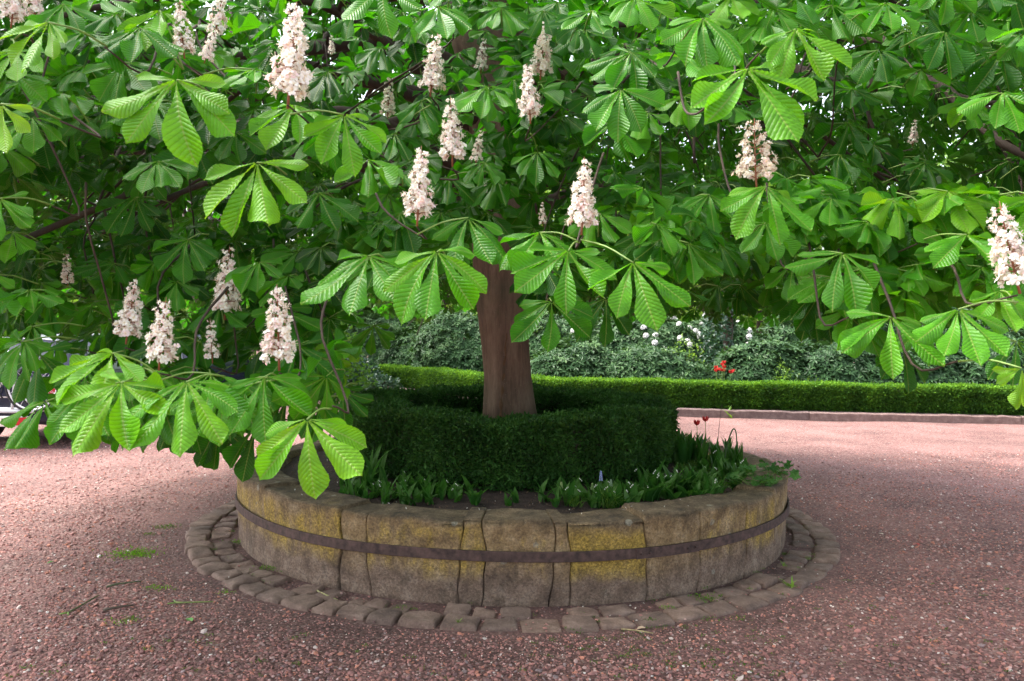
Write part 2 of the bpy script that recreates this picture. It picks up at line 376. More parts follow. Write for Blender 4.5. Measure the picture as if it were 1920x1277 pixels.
LEN = {7: [1, .97, .94, .82, .78, .55, .5], 5: [1, .93, .9, .68, .62], 6: [1, .96, .86, .8, .6, .55]}
def palmates(hub, F, Nn, Ls, tone, droop=.35, rng=R, nl=None, openn=1.0):
    """arrays of palmate leaves -> leaflet parameter dict"""
    keys = dict(O=[], D=[], N=[], L=[], Wf=[], kap=[], fold=[], tone=[], wav=[], sway=[], curl=[])
    down = np.array([0, 0, -1.0])
    for i in range(len(hub)):
        k = nl if nl else (7 if rng.random() < .72 else (6 if rng.random() < .5 else 5))
        f = nrm(F[i]); n = Nn[i]; n = nrm(n-f*(n@f)); s = np.cross(f, n); dr = droop*rng.uniform(.7, 1.3)
        for a, l in zip(PHI[k], LEN[k]):
            a = math.radians(a*openn+rng.normal(0, 7)); l = l*Ls[i]*rng.uniform(.88, 1.08)
            d = math.cos(a)*f+math.sin(a)*s; d = nrm(d+down*dr*rng.uniform(.6, 1.4)*(1-.5*max(0, -d[2])))
            nn = n+rng.normal(0, .16, 3)
            keys['O'].append(hub[i]+d*.006); keys['D'].append(d); keys['N'].append(nn); keys['L'].append(l)
            keys['Wf'].append(rng.uniform(.155, .20)); keys['kap'].append(rng.uniform(-.15, .6)); keys['fold'].append(rng.uniform(.10, .60))
            keys['tone'].append(np.clip(tone[i]+rng.normal(0, .05), 0, 1)); keys['wav'].append(rng.random()); keys['sway'].append(rng.normal(0, .09)); keys['curl'].append(rng.normal(-.5, 1.3))
    return {k: np.array(v) for k, v in keys.items()}

# ------------------------------------------------------------ ground, gravel, kerb, bed
def height(x, y):
    return .012*np.sin(x*1.3+.4)*np.sin(y*1.1)+.008*np.sin(x*2.9+y*1.7)
def gz(x, y):
    r = np.hypot(x-PX, y-PY)
    return height(x, y)*np.clip((r-2.5)/1.0, 0, 1)
xs = np.concatenate([np.linspace(-90, -12, 12), np.linspace(-11, 11, 89), np.linspace(12, 90, 12)])
ys = np.concatenate([np.linspace(-20, 0.5, 8), np.linspace(1, 18, 86), np.linspace(19, 150, 16)])
Xg, Yg = np.meshgrid(xs, ys, indexing='ij'); Vg = np.stack([Xg, Yg, gz(Xg, Yg)*np.exp(-np.maximum(0, np.abs(Xg)-8)/6)], -1).reshape(-1, 3)
ny = len(ys); I = (np.arange(len(xs)-1)[:, None]*ny+np.arange(ny-1)[None]).ravel()
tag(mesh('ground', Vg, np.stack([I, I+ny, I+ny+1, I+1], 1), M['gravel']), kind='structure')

# loose pebbles lying on the packed gravel
def pebbles():
    phi = (1+5**.5)/2
    ico = nrm(np.array([(-1, phi, 0), (1, phi, 0), (-1, -phi, 0), (1, -phi, 0), (0, -1, phi), (0, 1, phi), (0, -1, -phi), (0, 1, -phi), (phi, 0, -1), (phi, 0, 1), (-phi, 0, -1), (-phi, 0, 1)], float))
    f = np.array([(0, 11, 5), (0, 5, 1), (0, 1, 7), (0, 7, 10), (0, 10, 11), (1, 5, 9), (5, 11, 4), (11, 10, 2), (10, 7, 6), (7, 1, 8), (3, 9, 4), (3, 4, 2), (3, 2, 6), (3, 6, 8), (3, 8, 9), (4, 9, 5), (2, 4, 11), (6, 2, 10), (8, 6, 7), (9, 8, 1)])
    n = 130000
    d = 2.6+R.random(n)**1.6*8.5; ang = R.uniform(-.74, .74, n)
    x = np.tan(ang)*d*1.02; y = d
    r = np.hypot(x-PX, y-PY); keep = (r > 2.63) | ((r < 2.62) & (r > 2.24) & (R.random(n) < .16))
    clump = vnoise(np.stack([x, y, 0*x], 1), 1.5, 3)+.5*vnoise(np.stack([x, y, 0*x], 1), 5, 4)
    keep &= (clump+R.normal(0, .55, n) > -.45)
    keep &= ~((x > .3) & (y > 13)) & ~((x < .3) & (y > 12.6))
    x, y, r = x[keep], y[keep], r[keep]; n = len(x)
    sz = np.exp(R.normal(math.log(.0062), .36, n))
    sz = np.minimum(sz, .020)
    sz = np.where(r < 3.0, sz*.75, sz)
    S3 = np.stack([sz*R.uniform(.8, 1.4, n), sz*R.uniform(.7, 1.1, n), sz*R.uniform(.45, .8, n)], 1)
    V = ico[None]*S3[:, None]*R.uniform(.78, 1.22, (n, 12, 1))
    a = R.uniform(0, 6.28, n); ca, sa = np.cos(a)[:, None], np.sin(a)[:, None]
    tl = R.normal(0, .3, n)[:, None]
    X_ = V[..., 0]*ca-V[..., 1]*sa; Y_ = V[..., 0]*sa+V[..., 1]*ca; Z_ = V[..., 2]+X_*tl
    zz = gz(x, y)+np.where((r < 2.62), .012, 0)
    P = np.stack([X_+x[:, None], Y_+y[:, None], Z_+(zz+S3[:, 2]*.45)[:, None]], -1)
    pal = np.array([(.30, .145, .126), (.37, .175, .145), (.24, .115, .104), (.42, .27, .24), (.46, .19, .13), (.18, .10, .095), (.50, .40, .36), (.25, .18, .175), (.33, .145, .125), (.68, .62, .57)])
    ci = R.choice(len(pal), n, p=[.2, .19, .17, .08, .07, .1, .03, .05, .10, .01])
    col = pal[ci]*R.uniform(.82, 1.35, (n, 1))
    F = (f[None]+(np.arange(n)*12)[:, None, None]).reshape(-1, 3)
    o = mesh('gravel', P.reshape(-1, 3), F, M['pebble'], col=np.repeat(col, 12, axis=0), smooth=False)
    tag(o, kind='stuff', label='loose red and grey gravel chips over the drive', cat='gravel')
pebbles()

# kerb along the planted bed; the line is traced on the ground
KB = [ground(2300, 815), ground(1920, 797), ground(1600, 789.5), ground(1265, 781.5), ground(1000, 772), ground(860, 757), ground(760, 741), ground(690, 733)]
KB = np.array([k[:2] for k in KB])
KBs = smoothpath(np.hstack([KB, np.zeros((len(KB), 1))]), 160)[:, :2]
def offset(P, d):
    T = nrm(np.gradient(P, axis=0)); Nn = np.stack([T[:, 1], -T[:, 0]], 1)       # to the far side of the kerb
    return P+Nn*d
def ribbon_prism(P, d0, d1, z0, z1, mb, wob=.004, **k):
    A, B = offset(P, d0), offset(P, d1); n = len(P)
    zt = z1+R.normal(0, wob, n)
    V = np.concatenate([np.c_[A, np.full(n, z0)], np.c_[A, zt-.015], np.c_[offset(P, d0+.018*np.sign(d1-d0)), zt], np.c_[B, zt], np.c_[B, np.full(n, z0)]])
    F = []
    for r in range(4):
        i = np.arange(n-1)+r*n; F.append(np.stack([i, i+1, i+n+1, i+n], 1))
    mb.add(V, np.concatenate(F), **k)
kb = MB()
seg = 0
while seg < 150:
    ln = int(R.integers(8, 14)); e = min(159, seg+ln)
    q = KBs[seg:e+1]; jog = R.normal(0, .012)
    ribbon_prism(q, jog, .17+jog, -.05, .150+R.normal(0, .006), kb, tone=R.random()); seg = e
tag(kb.build('kerb', M['kerb'], smooth=False), kind='structure')
bed = np.concatenate([offset(KBs, .15), np.array([[-5.5, 17.0], [-9, 40], [40, 40], [40, 12]])])
tag(mesh('soil_bed', np.c_[bed, np.full(len(bed), .145)], [list(range(len(bed)))], M['soil'], smooth=False), kind='structure')
# left border bed behind the gravel with a low edge
LB = np.array([ground(735, 740)[:2], ground(680, 747)[:2], ground(600, 747)[:2], ground(480, 742)[:2], ground(330, 735)[:2]])
lbs = smoothpath(np.hstack([LB, np.zeros((5, 1))]), 40)[:, :2]
bl = np.concatenate([lbs, np.array([[-14, 30], [-3, 30]])])
tag(mesh('soil_border', np.c_[bl, np.full(len(bl), .05)], [list(range(len(bl)))][::1], M['soil'], smooth=False), kind='structure')

# ------------------------------------------------------------ paving ring of cobbles
def cobble_ring():
    mb = MB()
    def stone(r0, r1, a0, a1, zt, tone):
        nu_, nv_ = 13, 12; u = np.array([-1, -.97, -.91, -.8, -.55, -.25, 0, .25, .55, .8, .91, .97, 1]); v = np.array([-1, -.975, -.92, -.8, -.5, -.15, .15, .5, .8, .92, .975, 1])
        Uu, Vv = np.meshgrid(u, v, indexing='ij')
        ph = R.uniform(0, 6.28, 6)
        edge = 1-(np.maximum(np.abs(Uu), np.abs(Vv))**14)
        sq = 1-.07*(Uu**2*Vv**2)
        uu = Uu*sq*(1+.05*np.sin(Vv*2+ph[0])); vv = Vv*sq*(1+.06*np.sin(Uu*2+ph[1]))
        rr = (r0+r1)/2+(r1-r0)/2*uu; aa = (a0+a1)/2+(a1-a0)/2*vv
        z = zt*(.15+.85*np.clip(edge, 0, 1)**.6)+vnoise(np.stack([Uu.ravel()*.3+ph[0]*5, Vv.ravel()*.3+ph[1]*5, 0*Uu.ravel()], 1), 9, 15).reshape(Uu.shape)*.005+.005*np.sin(Uu*3+ph[2])*np.cos(Vv*3+ph[3])-.005*(Uu**2+Vv**2)*.6
        z += (Uu*math.sin(ph[4])+Vv*math.cos(ph[5]))*.004
        V = np.stack([PX+rr*np.cos(aa), PY+rr*np.sin(aa), z], -1).reshape(-1, 3)
        rim = (np.maximum(np.abs(Uu), np.abs(Vv)).ravel() > .99)
        V[rim, 2] = -.03
        i = (np.arange(nu_-1)[:, None]*nv_+np.arange(nv_-1)[None]).ravel()
        mb.add(V, np.stack([i, i+nv_, i+nv_+1, i+1], 1), tone=tone)
    a = 0
    while a < 2*math.pi-.03:
        wd = R.uniform(.062, .096); wd = min(wd, 2*math.pi-a)
        h = .036+R.normal(0, .006)
        right = math.cos(a+wd/2) > -.1 and math.sin(a+wd/2) < .2
        if right: h = .022+R.normal(0, .005)
        stone(PRC-.178+R.normal(0, .008), PRC+R.normal(0, .011), a+.002, a+wd-.002, h, R.random()); a += wd
    a = 0
    while a < 2*math.pi-.03:
        wd = R.uniform(.055, .088); wd = min(wd, 2*math.pi-a)
        if R.random() > .12:
            stone(PRC-.335+R.normal(0, .010), PRC-.184+R.normal(0, .006), a+.003, a+wd-.003, .022+R.normal(0, .008), R.random())
        a += wd
    tag(mb.build('paving', M['cobble']), kind='structure')
cobble_ring()

# ------------------------------------------------------------ round planter wall
def ang_at(px):
    # azimuth round the planter whose wall face shows at pixel column px (front half)
    a = np.linspace(-math.pi, 0, 4000); P = np.stack([PX+PR*np.cos(a), PY+PR*np.sin(a), 0*a+.3], -1)
    x, y, d = project(P); vis = ((P-CAM)[:, :2]*np.stack([np.cos(a), np.sin(a)], 1)).sum(1) < 0
    x = np.where(vis, x, 1e9); return a[np.argmin(abs(x-px))]
planter = empty('round_planter', (PX, PY, 0))
tag(planter, 'low round sandstone planter wall with yellow lichen, bound by an iron band', 'planter')
joints = [448, 496, 636, 689, 862, 906, 1037, 1069, 1212, 1312, 1400, 1452]
JA = sorted(ang_at(x) for x in joints)
back = list(np.linspace(JA[-1], JA[0]+2*math.pi, 20))
back = [b+R.normal(0, .03)*(0 < i < 19) for i, b in enumerate(back)]
edges = JA+back[1:]
def block(a0, a1, k):
    na = max(6, int((a1-a0)/.022)); g = .0036
    th = .30+R.normal(0, .015)*(1 if k > 11 else 1)
    ht = PHT+R.normal(0, .015)
    prof = []   # (radial, z) running from outside bottom over the top to inside bottom
    for z in np.linspace(-.03, ht-.022, 18): prof.append((PR-.012*(1-z/.5), z))
    for q in np.linspace(0, math.pi/2, 6)[1:]: prof.append((PR-.022*(1-math.cos(q)), ht-.022+.022*math.sin(q)))
    for r in np.linspace(PR-.06, PR-th+.03, 6): prof.append((r, ht))
    prof.append((PR-th, ht-.03)); prof.append((PR-th, .25))
    prof = np.array(prof); npf = len(prof)
    wdt = (a1-a0)*PR; aa = np.unique(np.round(np.concatenate([[0, .004/wdt, .009/wdt, .016/wdt, 1-.016/wdt, 1-.009/wdt, 1-.004/wdt, 1], np.linspace(.03/wdt, 1-.03/wdt, max(3, na-2))]), 5)); na = len(aa)-1; Av, Pi = np.meshgrid(aa, np.arange(npf), indexing='ij')
    z = prof[Pi, 1]; r = prof[Pi, 0]
    def je(a, s):   # joint line wanders with height, the same on both neighbours
        q = np.sin(z*9+a*31)*.006+np.sin(z*23+a*57)*.003
        return a+q
    A = je(a0, 0)*(1-Av)+je(a1, 0)*Av
    ed = np.minimum(Av, 1-Av)*(a1-a0)*PR
    A = A+np.where(Av < .5, g, -g)/PR*np.clip(1-ed/.012, 0, 1)
    P0 = np.stack([np.cos(A)*r, np.sin(A)*r, z], -1).reshape(-1, 3)
    nz = vnoise(P0, 7, 1)*.009+vnoise(P0, 24, 2)*.005+vnoise(P0, 60, 3)*.002
    off = R.normal(0, .004)
    rd = np.clip(1-ed.ravel()/.010, 0, 1)**2*.006          # soft arris at the joints
    rr = r.ravel()+nz*np.where(Pi.ravel() < 22, 1, .4)-rd*(Pi.ravel() < 22)+off
    zz = z.ravel()+np.where(Pi.ravel() >= 18, vnoise(P0, 6, 5)*.016+vnoise(P0, 20, 6)*.006-rd*.8, 0)
    V = np.stack([PX+np.cos(A).ravel()*rr, PY+np.sin(A).ravel()*rr, zz], -1)
    i = (np.arange(na)[:, None]*npf+np.arange(npf-1)[None]).ravel()
    F = np.stack([i, i+npf, i+npf+1, i+1], 1)
    # side faces that close the joints
    mb = MB(); c0 = np.arange(npf)
    mid = np.array([PX+math.cos(a0)*(PR-.15), PY+math.sin(a0)*(PR-.15), .2]); mid1 = np.array([PX+math.cos(a1)*(PR-.15), PY+math.sin(a1)*(PR-.15), .2])
    n = len(V); V = np.vstack([V, mid, mid1])
    f3 = [(n, j, j+1) for j in range(npf-1)]+[(n+1, na*npf+j+1, na*npf+j) for j in range(npf-1)]
    mb.addq(V-np.array([PX, PY, 0]), F, f3, tone=R.random())
    mb.build('stone_block', M['wall'], planter)
for k in range(len(edges)-1): block(edges[k], edges[k+1], k)
def iron_band():
    mb = MB(); n = 240; a = np.linspace(0, 2*math.pi, n+1)
    zc = PZB+.004*np.sin(a*3)+.003*np.sin(a*7+1); rr = PR+.016+.0015*np.sin(a*11)
    h = .030; prof = [(-.010, -h), (.0015, -h), (.0035, -h+.002), (.0035, h-.002), (.0015, h), (-.010, h)]
    V = np.stack([np.stack([(rr+p[0]-.006*0)*np.cos(a), (rr+p[0])*np.sin(a), zc+p[1]], -1) for p in prof], 1).reshape(-1, 3)
    k = len(prof); i = (np.arange(n)[:, None]*k+np.arange(k-1)[None]).ravel()
    mb.add(V, np.stack([i, i+k, i+k+1, i+1], 1)); o = mb.build('iron_band', M['iron'], planter, smooth=False)
    a3, a4 = ang_at(1190), ang_at(1306); mo = MB(); aa3 = np.linspace(a3, a4, 16)
    V = np.array([((PR+q)*math.cos(t), (PR+q)*math.sin(t), PZB+z+.004*math.sin(t*3)+.003*math.sin(t*7+1)) for t in aa3 for q, z in ((.018, -.031), (.0245, -.031), (.0245, .031), (.018, .031))])
    i = (np.arange(15)[:, None]*4+np.arange(3)[None]).ravel(); F = list(np.stack([i, i+4, i+5, i+1], 1))+[(0, 1, 2, 3), (60, 63, 62, 61)]
    mo.add(V, np.array(F)); mo.build('overlap_plate', M['iron'], o, smooth=False)
    for t in (aa3[1], aa3[3], aa3[-4], aa3[-2]):
        b = MB(); e = np.array([math.cos(t), math.sin(t), 0]); c = e*(PR+.024)+np.array([0, 0, PZB]); tube(b, [c-e*.004, c+e*.005, c+e*.008], [.009, .009, .004], 8); b.build('rivet', M['iron'], o)
    # riveted overlap at the right-hand end
    aj = -.10
    for z in (-.014, .014):
        b = MB(); c = np.array([(PR+.024)*math.cos(aj), (PR+.024)*math.sin(aj), PZB+z])
        tube(b, [c-np.array([.006*math.cos(aj), 0, 0]), c+np.array([.004, 0, 0])], [.008, .006], 8); b.build('rivet', M['iron'], o)
    b = MB(); a2 = np.linspace(aj-.004, aj+.004, 4)
    V = np.array([((PR+q)*math.cos(t), (PR+q)*math.sin(t), PZB+z) for t in a2 for q, z in ((.018, -.031), (.024, -.031), (.024, .031), (.018, .031))])
    i = (np.arange(3)[:, None]*4+np.arange(3)[None]).ravel(); b.add(V, np.stack([i, i+4, i+5, i+1], 1)); b.build('clasp', M['iron'], o)
iron_band()
# earth in the planter
def soil_disk():
    na, nr = 120, 30; rr = np.linspace(0, PR-.26, nr); aa = np.linspace(0, 2*math.pi, na, endpoint=False)
    Rr, Aa = np.meshgrid(rr, aa, indexing='ij')
    P = np.stack([Rr*np.cos(Aa), Rr*np.sin(Aa), 0*Rr], -1).reshape(-1, 3)
    z = .455+.10*np.clip(1-(Rr.ravel()/1.9)**2, 0, 1)+vnoise(P, 9, 8)*.010+vnoise(P, 30, 9)*.006
    V = P+np.array([PX, PY, 0]); V[:, 2] = z
    i = np.arange(nr-1)[:, None]*na; j = np.arange(na)[None]; j2 = (j+1) % na
    F = np.stack([i+j, i+na+j, i+na+j2, i+j2], -1).reshape(-1, 4)
    tag(mesh('soil', V, F, M['soil']), kind='structure')
soil_disk()
def soilz(x, y):
    r = math.hypot(x-PX, y-PY); return .455+.10*max(0, 1-(r/1.9)**2)
def onsoil(px, py):
    p = ground(px, py, .48)
    for _ in range(4): p = ground(px, py, soilz(p[0], p[1]))
    return p

# ------------------------------------------------------------ small-leaved foliage scattered on surfaces
def quadleaves(P, Nn, size, tone, asp=.5, spread=.8, bend=.25, rng=R, updir=.3):
    n = len(P); d = rng.normal(size=(n, 3))+Nn*.6+np.array([0, 0, updir]); d = nrm(d)
    nn = nrm(Nn+rng.normal(0, spread, (n, 3))+np.array([0, 0, .3])); s = nrm(np.cross(d, nn)); nn = np.cross(s, d)
    sz = np.broadcast_to(size, (n,))*rng.uniform(.65, 1.25, n); sz = sz[:, None]
    a = P; b = P+d*sz*.5+s*sz*asp*.5+nn*sz*bend*.3; c = P+d*sz+nn*(-sz)*bend*.3; e = P+d*sz*.5-s*sz*asp*.5+nn*sz*bend*.3
    V = np.stack([a, b, c, e], 1).reshape(-1, 3); F = np.arange(4*n).reshape(-1, 4)
    return V, F, np.repeat(tone, 4)
def tones(P, sc_, seed, lo=.3, amp=.25, rnd=.15): return np.clip(lo+amp*vnoise(P, sc_, seed)+R.normal(0, rnd, len(P)), 0, 1)

# ring hedge round the trunk
def ring_hedge():
    t = empty('ring_hedge', (PX-.04, PY, .5)); tag(t, 'dark green clipped box hedge growing in a ring round the tree trunk', 'hedge')
    c = np.array([PX-.04, PY, 0]); ro, ri = 1.36, .92
    n = 150000; sec = R.random(n); a = R.uniform(0, 2*math.pi, n)
    ztop = .985+.03*np.sin(a)+.014*np.sin(a*5)+.012*np.sin(a*9+1)+.010*np.sin(a*17+2)
    z0 = .50
    lump = .030*np.sin(a*7+.6)+.022*np.sin(a*13+1.7)
    r = np.where(sec < .46, ro+lump, np.where(sec < .72, ri+lump*.5, R.uniform(ri, ro, n)))
    # thinner near the ground and rounded at the shoulder
    zz = np.where(sec < .72, z0+(ztop-z0)*R.random(n)**.8, ztop)
    q = (zz-z0)/(ztop-z0)
    r = np.where(sec < .46, r-.08*np.clip(q-.8, 0, 1)**2*25*.5-.05*np.clip(.25-q, 0, 1)*4*.5, r)
    r = r+vnoise(np.stack([np.cos(a)*2, np.sin(a)*2, zz*2], 1), 8, 11)*.020+R.normal(0, .014, n)
    zz = zz+np.where(sec >= .72, R.normal(0, .014, n)+.016*vnoise(np.stack([np.cos(a)*r*2, np.sin(a)*r*2, zz], 1), 8, 12), 0)
    P = np.stack([np.cos(a)*r, np.sin(a)*r, zz], 1)+c
    Nn = np.where((sec < .46)[:, None], np.stack([np.cos(a), np.sin(a), .2+0*a], 1), np.where((sec < .72)[:, None], np.stack([-np.cos(a), -np.sin(a), .2+0*a], 1), np.array([0, 0, 1.0])))
    V, F, T = quadleaves(P, nrm(Nn), .034, tones(P, 14, 13, .42, .34), .42)
    loc = np.array([PX-.04, PY, .5])
    mesh('foliage', V-loc, F, M['box_dark'], t, tone=T, smooth=False)
    # added dark body that blocks the view through, with woody stems
    mb = MB(); na = 90; aa = np.linspace(0, 2*math.pi, na+1)
    prof = [(ro-.09, .60), (ro-.05, .75), (ro-.06, .90), (ro-.10, .92), (ri+.08, .92), (ri+.05, .86), (ri+.08, .60)]
    Vv = np.stack([np.stack([p[0]*np.cos(aa), p[0]*np.sin(aa), p[1]+0*aa-.5], -1) for p in prof], 1).reshape(-1, 3); k = len(prof)
    i = (np.arange(na)[:, None]*k+np.arange(k-1)[None]).ravel(); mb.add(Vv, np.stack([i, i+k, i+k+1, i+1], 1))
    for s in range(260):
        b = R.uniform(0, 6.28); rr = R.choice([ro-.1, ro-.15, ri+.12]); p0 = np.array([math.cos(b)*rr, math.sin(b)*rr, -.02]); p1 = p0+np.array([R.normal(0, .05), R.normal(0, .05), .2])
        tube(mb, smoothpath([p0, (p0+p1)/2+R.normal(0, .015, 3), p1], 4), [.005, .004, .003, .002], 4, tone=.5)
    mb.build('stems', simple('hedge_wood', (.030, .022, .014), .9, nscale=20), t)
ring_hedge()
# long clipped hedge behind the kerb
def long_hedge():
    P0 = offset(KBs, .55); cl = np.concatenate([[0], np.cumsum(np.linalg.norm(np.diff(P0, axis=0), axis=1))]); Lt = cl[-1]
    o = np.array([P0[60, 0], P0[60, 1], .1]); t = empty('clipped_hedge', tuple(o)); tag(t, 'long bright green clipped box hedge running behind the stone kerb', 'hedge')
    n = 120000; s = R.uniform(0, Lt, n); x = np.interp(s, cl, P0[:, 0]); y = np.interp(s, cl, P0[:, 1])
    T = nrm(np.gradient(P0, axis=0)); tx = np.interp(s, cl, T[:, 0]); ty = np.interp(s, cl, T[:, 1]); nx, ny_ = ty, -tx
    sec = R.random(n); ht = .50+.010*np.sin(s*2.1)+.008*np.sin(s*5.3); hw = .26
    off = np.where(sec < .62, -hw, np.where(sec < .68, hw, R.uniform(-hw, hw, n)))
    z = np.where(sec < .68, .12+(ht)*R.random(n)**.75, .12+ht)
    q = (z-.12)/ht; off = off+np.where(sec < .62, .05*np.clip(q-.85, 0, 1)*6*.5+.03*np.clip(.3-q, 0, 1)*3, 0)+vnoise(np.stack([x, y, z*2], 1), 5, 21)*.02+R.normal(0, .014, n)
    z = z+np.where(sec >= .68, np.abs(R.normal(0, .018, n)), 0)
    P = np.stack([x+nx*off, y+ny_*off, z], 1)
    Nn = np.where((sec < .62)[:, None], np.stack([-nx, -ny_, .2+0*nx], 1), np.where((sec < .68)[:, None], np.stack([nx, ny_, .2+0*nx], 1), np.array([0, 0, 1.0])))
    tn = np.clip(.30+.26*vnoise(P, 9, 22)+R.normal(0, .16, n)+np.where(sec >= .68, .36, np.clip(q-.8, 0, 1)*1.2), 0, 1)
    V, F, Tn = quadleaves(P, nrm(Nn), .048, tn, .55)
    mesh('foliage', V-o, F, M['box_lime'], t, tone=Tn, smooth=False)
    mb = MB(); ribbon_prism(P0, -hw+.05, hw-.05, .16, .56, mb, .002)
    mb.V = [v-o for v in mb.V]; mb.build('stems', simple('hedge_core', (.04, .045, .02), .9, nscale=30), t)  # solid dark body added behind the leaves to block the view through
long_hedge()

# ------------------------------------------------------------ the horse chestnut
TB = np.array([PX-.03, PY, .5])
tree = empty('horse_chestnut_tree', tuple(TB))
tag(tree, 'large flowering horse chestnut tree with white flower candles growing inside the round stone planter', 'tree')
def trunk():
    def wx(px, py): return at(px, py, PY)[[0, 2]]
    rows = [(905, 1007, 800), (906, 1004, 770), (908, 996, 710), (903, 992, 650), (897, 988, 600), (889, 982, 540), (886, 978, 490), (884, 976, 400), (882, 975, 300), (876, 976, 210), (862, 985, 140), (846, 1000, 90), (850, 990, 40), (860, 975, -60), (870, 965, -220), (880, 960, -420), (890, 950, -640)]
    cx, rad, zz = [], [], []
    for a, b, y in rows:
        l, r = wx(a, y), wx(b, y); cx.append((l[0]+r[0])/2); rad.append((r[0]-l[0])/2); zz.append((l[1]+r[1])/2)
    k = 90; z = np.linspace(zz[0]-.35, zz[-1], k); c = np.interp(z, zz, cx); rd = np.interp(z, zz, rad)
    rd = np.where(z < zz[0], rd[0]*(1+(zz[0]-z)*.5), rd)
    na = 56; th = np.linspace(0, 2*np.pi, na, endpoint=False)
    Z, T = np.meshgrid(z, th, indexing='ij'); Rr = rd[:, None]*(1+.025*np.sin(T*3+Z*.7)+.018*np.sin(T*5-Z*1.3)+.012*np.sin(T*9+Z*2))
    fl = np.clip(1-(Z-.6)/.9, 0, 1)**2; Rr = Rr*(1+.10*fl*np.sin(T*4+.6))
    # shallow furrow beside the healed seam on the face of the trunk
    seam_a = -math.pi/2+.12*np.clip((Z-1.0)/.6, -1, 1)
    g = np.exp(-((T-2*np.pi-seam_a)/.10)**2)*np.clip((1.62-Z)/.1, 0, 1)
    Rr = Rr*(1-.07*g)
    V = np.stack([c[:, None]+Rr*np.cos(T), PY+Rr*np.sin(T), Z], -1).reshape(-1, 3)-TB
    i = np.arange(k-1)[:, None]*na; j = np.arange(na)[None]; j2 = (j+1) % na
    tr = mesh('trunk', V, np.stack([i+j, i+j2, i+na+j2, i+na+j], -1).reshape(-1, 4), M['bark'], tree)
    mb = MB(); zs = np.linspace(.6, 1.60, 60); cc = np.interp(zs, z, c); rr = np.interp(zs, z, rd)
    px = np.interp(zs, [.6, .95, 1.6], [937, 941, 949])
    P = []
    for q in range(60):
        X = at(px[q], 700, PY)[0]; dx = np.clip((X-cc[q])/rr[q], -1, 1); P.append([X+.004*math.sin(q*.7), PY-rr[q]*math.sqrt(1-dx*dx)*.985+.006, zs[q]])
    P = np.array(P)-TB; tube(mb, P, np.interp(zs, [.6, 1.4, 1.6], [.021, .014, .003])*(1+.25*np.sin(np.arange(60)*.9)), 7)
    mb.build('bark_seam', M['seam'], tr)
    return lambda q: (np.interp(q, z, c), np.interp(q, z, rd))
tr_at = trunk()
limbs = []                       # sampled limb points, used to hang twigs on
def limb(P, r0, r1, n=26):
    Q = smoothpath(P, n); Q = Q+np.stack([vnoise(Q, 4, s)*.035 for s in (31, 32, 33)], 1)*np.linspace(0, 1, n)[:, None]
    mb = MB(); rad = (r1+(r0-r1)*np.linspace(1, 0, n)**1.7)*(1+.08*np.sin(np.arange(n)*1.7)); tube(mb, Q-TB, rad, 9)
    limbs.append(Q[4:]); subs = []
    return mb, Q, rad
def sub(mb, Q, rad, i, ln, seed, droop=.25):
    r = np.random.default_rng(seed); d = nrm(Q[min(i+2, len(Q)-1)]-Q[i-1]); s = nrm(np.cross(d, [0, 0, 1]))*r.choice([-1, 1]); e = nrm(d*.8+s*r.uniform(.5, 1.1)+np.array([0, 0, r.uniform(-.35, .35)]))
    P = [Q[i], Q[i]+e*ln*.35+np.array([0, 0, .05]), Q[i]+e*ln*.7, Q[i]+e*ln-np.array([0, 0, droop*ln])]
    W = smoothpath(P, 12); W = W+np.stack([vnoise(W, 7, seed+s_) for s_ in (1, 2, 3)], 1)*.03*np.linspace(0, 1, 12)[:, None]
    _x, _y, _d = project(W)
    if ((_d < 3.5) & (_x > -100) & (_x < 2020)).any(): return
    tube(mb, W-TB, np.linspace(rad[i]*.55, .006, 12), 6); limbs.append(W[3:])
    for q in (5, 8):
        d = nrm(W[q]-W[q-2]); e = nrm(d+r.normal(0, .6, 3)); T_ = smoothpath([W[q], W[q]+e*.18, W[q]+e*.35-np.array([0, 0, .05])], 6)
        tube(mb, T_-TB, np.linspace(.008, .004, 6), 5); limbs.append(T_[2:])
